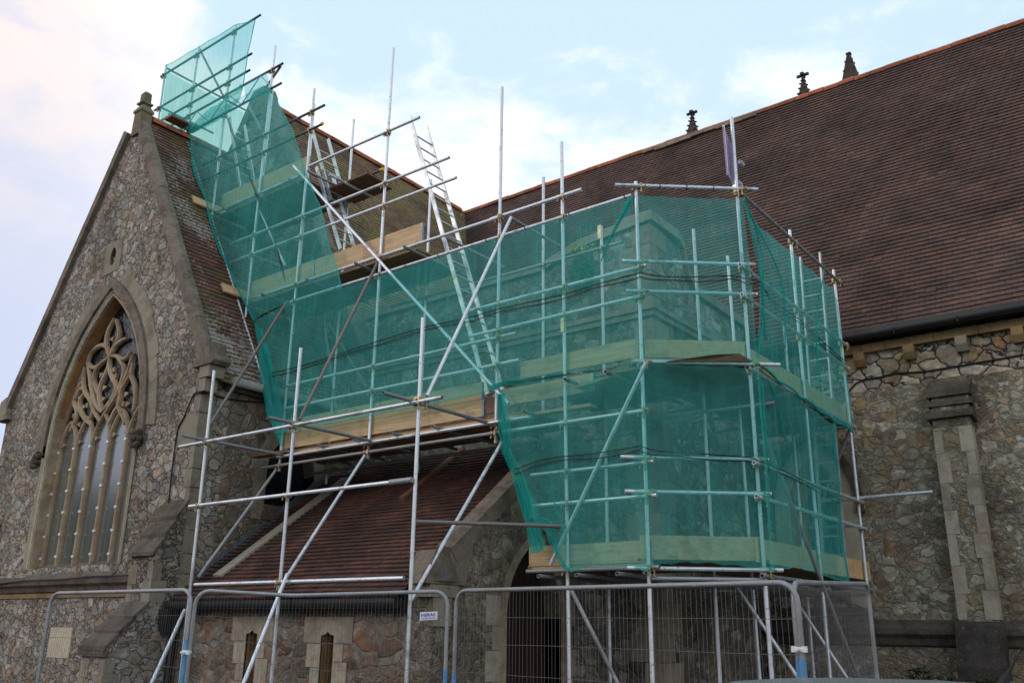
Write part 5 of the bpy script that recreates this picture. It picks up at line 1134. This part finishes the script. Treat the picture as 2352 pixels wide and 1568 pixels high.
# ------------------------------------------------------------------ plants
def leaves(mb,c,rad,n,size,rng,flat=1.0):
    for i in range(n):
        v=Vector((rng.gauss(0,1),rng.gauss(0,1),rng.gauss(0,1))).normalized()*(rng.random()**.45); p=Vector(c)+Vector((v.x*rad[0],v.y*rad[1],v.z*rad[2]))
        a=Vector((rng.gauss(0,1),rng.gauss(0,1),rng.gauss(0,1)*flat)).normalized(); b=a.cross(Vector((rng.random(),rng.random(),rng.random()))).normalized(); s=size*rng.uniform(.6,1.3)
        mb.add([p-a*s,p-b*s*.45,p+a*s,p+b*s*.45],[(0,1,2,3)])
def shrub(x,b,h,w,label,mat='leaf',n=900,ytop=None):
    p=at(x,1560,1,b); 
    r=root('shrub',(p.x,p.y,0),label,'shrub','shrubs along the foot of the nave wall')
    mb=Mesh(); rg=random.Random(int(x)); 
    for k in range(7): leaves(mb,(p.x+rg.uniform(-w,w)*.6,p.y+rg.uniform(-.25,.25),h*rg.uniform(.35,.82)),(w*.5,w*.45,h*.22),n//7,.035,rg)
    obj('foliage',mb,MT[mat],r); st=Mesh()
    for k in range(6): st.tube([(p.x+rg.uniform(-.05,.05),p.y,0),(p.x+rg.uniform(-w,w)*.5,p.y+rg.uniform(-.1,.1),h*.8)],[.015,.005],5)
    obj('stems',st,MT['bark'],r)
for x,b,y,w,lab in ((1885,11.0,1535,.35,'bright green shrub seen through the wide fence panel'),(1935,12.0,1548,.45,'dark shrub behind the blue fence legs'),(2200,13.9,1540,.22,'small pale green shrub beside the rightmost fence post'),(2290,13.8,1535,.3,'low green shrub left of the nave buttress'),):
    shrub(x if x<2100 else x-30,b,at(x,y,1,b).z,w,lab)
shrub(2120,14.0,at(2120,1492,1,14.0).z,.28,'taller dark shrub against the nave wall by the blackened buttress base','leafd')
# yellow flowered plant growing on the parapet
p=at(1335,600,1,10.95); r=root('wall_plant',(p.x,11.05,6.3),'yellow flowered weed growing from the vestry parapet behind the net','plant'); rg=random.Random(4); mb=Mesh(); leaves(mb,(p.x,11.0,p.z-.15),(.26,.12,.36),900,.03,rg); obj('foliage',mb,MT['leaf'],r); mb=Mesh(); leaves(mb,(p.x,10.98,p.z+.22),(.30,.14,.07),120,.022,rg); obj('flowers',mb,MT['flower'],r)
# trees
def tree(x,y,h,cr,label,mat='leafd',n=7000,ls=.16,seed=1,group=None):
    r=root('tree',(x,y,0),label,'tree',group); rg=random.Random(seed); tk=Mesh(); tk.tube([(x,y,0),(x+.1,y,h*.3),(x-.05,y+.1,h*.6),(x,y,h*.92)],[.35,.26,.16,.04],9)
    mb=Mesh(); 
    for k in range(26):
        a=rg.uniform(0,6.28); zz=h*rg.uniform(.32,.95); rr=cr*(1.05-abs(zz/h-.5)*1.3)*rg.uniform(.3,1); c=(x+math.cos(a)*rr,y+math.sin(a)*rr,zz)
        tk.tube([(x,y,zz*.7),(x+math.cos(a)*rr*.5,y+math.sin(a)*rr*.5,zz*.88),c],[.09,.05,.015],5); leaves(mb,c,(cr*.38,cr*.38,h*.09),n//26,ls,rg)
    obj('trunk',tk,MT['bark'],r); obj('crown',mb,MT[mat],r)
p=at(-45,1000,1,30); tree(p.x-1.5,30,at(-10,940,1,30).z+.3,3.2,'tree just showing past the left edge of the gable wall','leafd',9000,.16,3)
# a belt of trees behind the photographer, mirrored in the great window
rg=random.Random(12)
tb=Mesh(); 
for i in range(60):
    a=math.radians(150+i*2.6); d0=rg.uniform(40,48); x,y=math.sin(a)*d0*1.0,math.cos(a)*d0; hh=rg.uniform(7.4,8.6)
    leaves(tb,(x,y,hh*.48),(2.2,2.2,hh*.5),600,.75,rg)
o=obj('tree_belt',tb,MT['leafd'],None,loc=(0,-44,0)); tag(o,'belt of trees behind the viewer reflected in the window','trees',kind='stuff')
# ------------------------------------------------------------------ ground
g=Mesh(); g.add([(-400,-400,0),(400,-400,0),(400,400,0),(-400,400,0)],[(0,1,2,3)]); struct(obj('ground',g,MT['ground'],None))
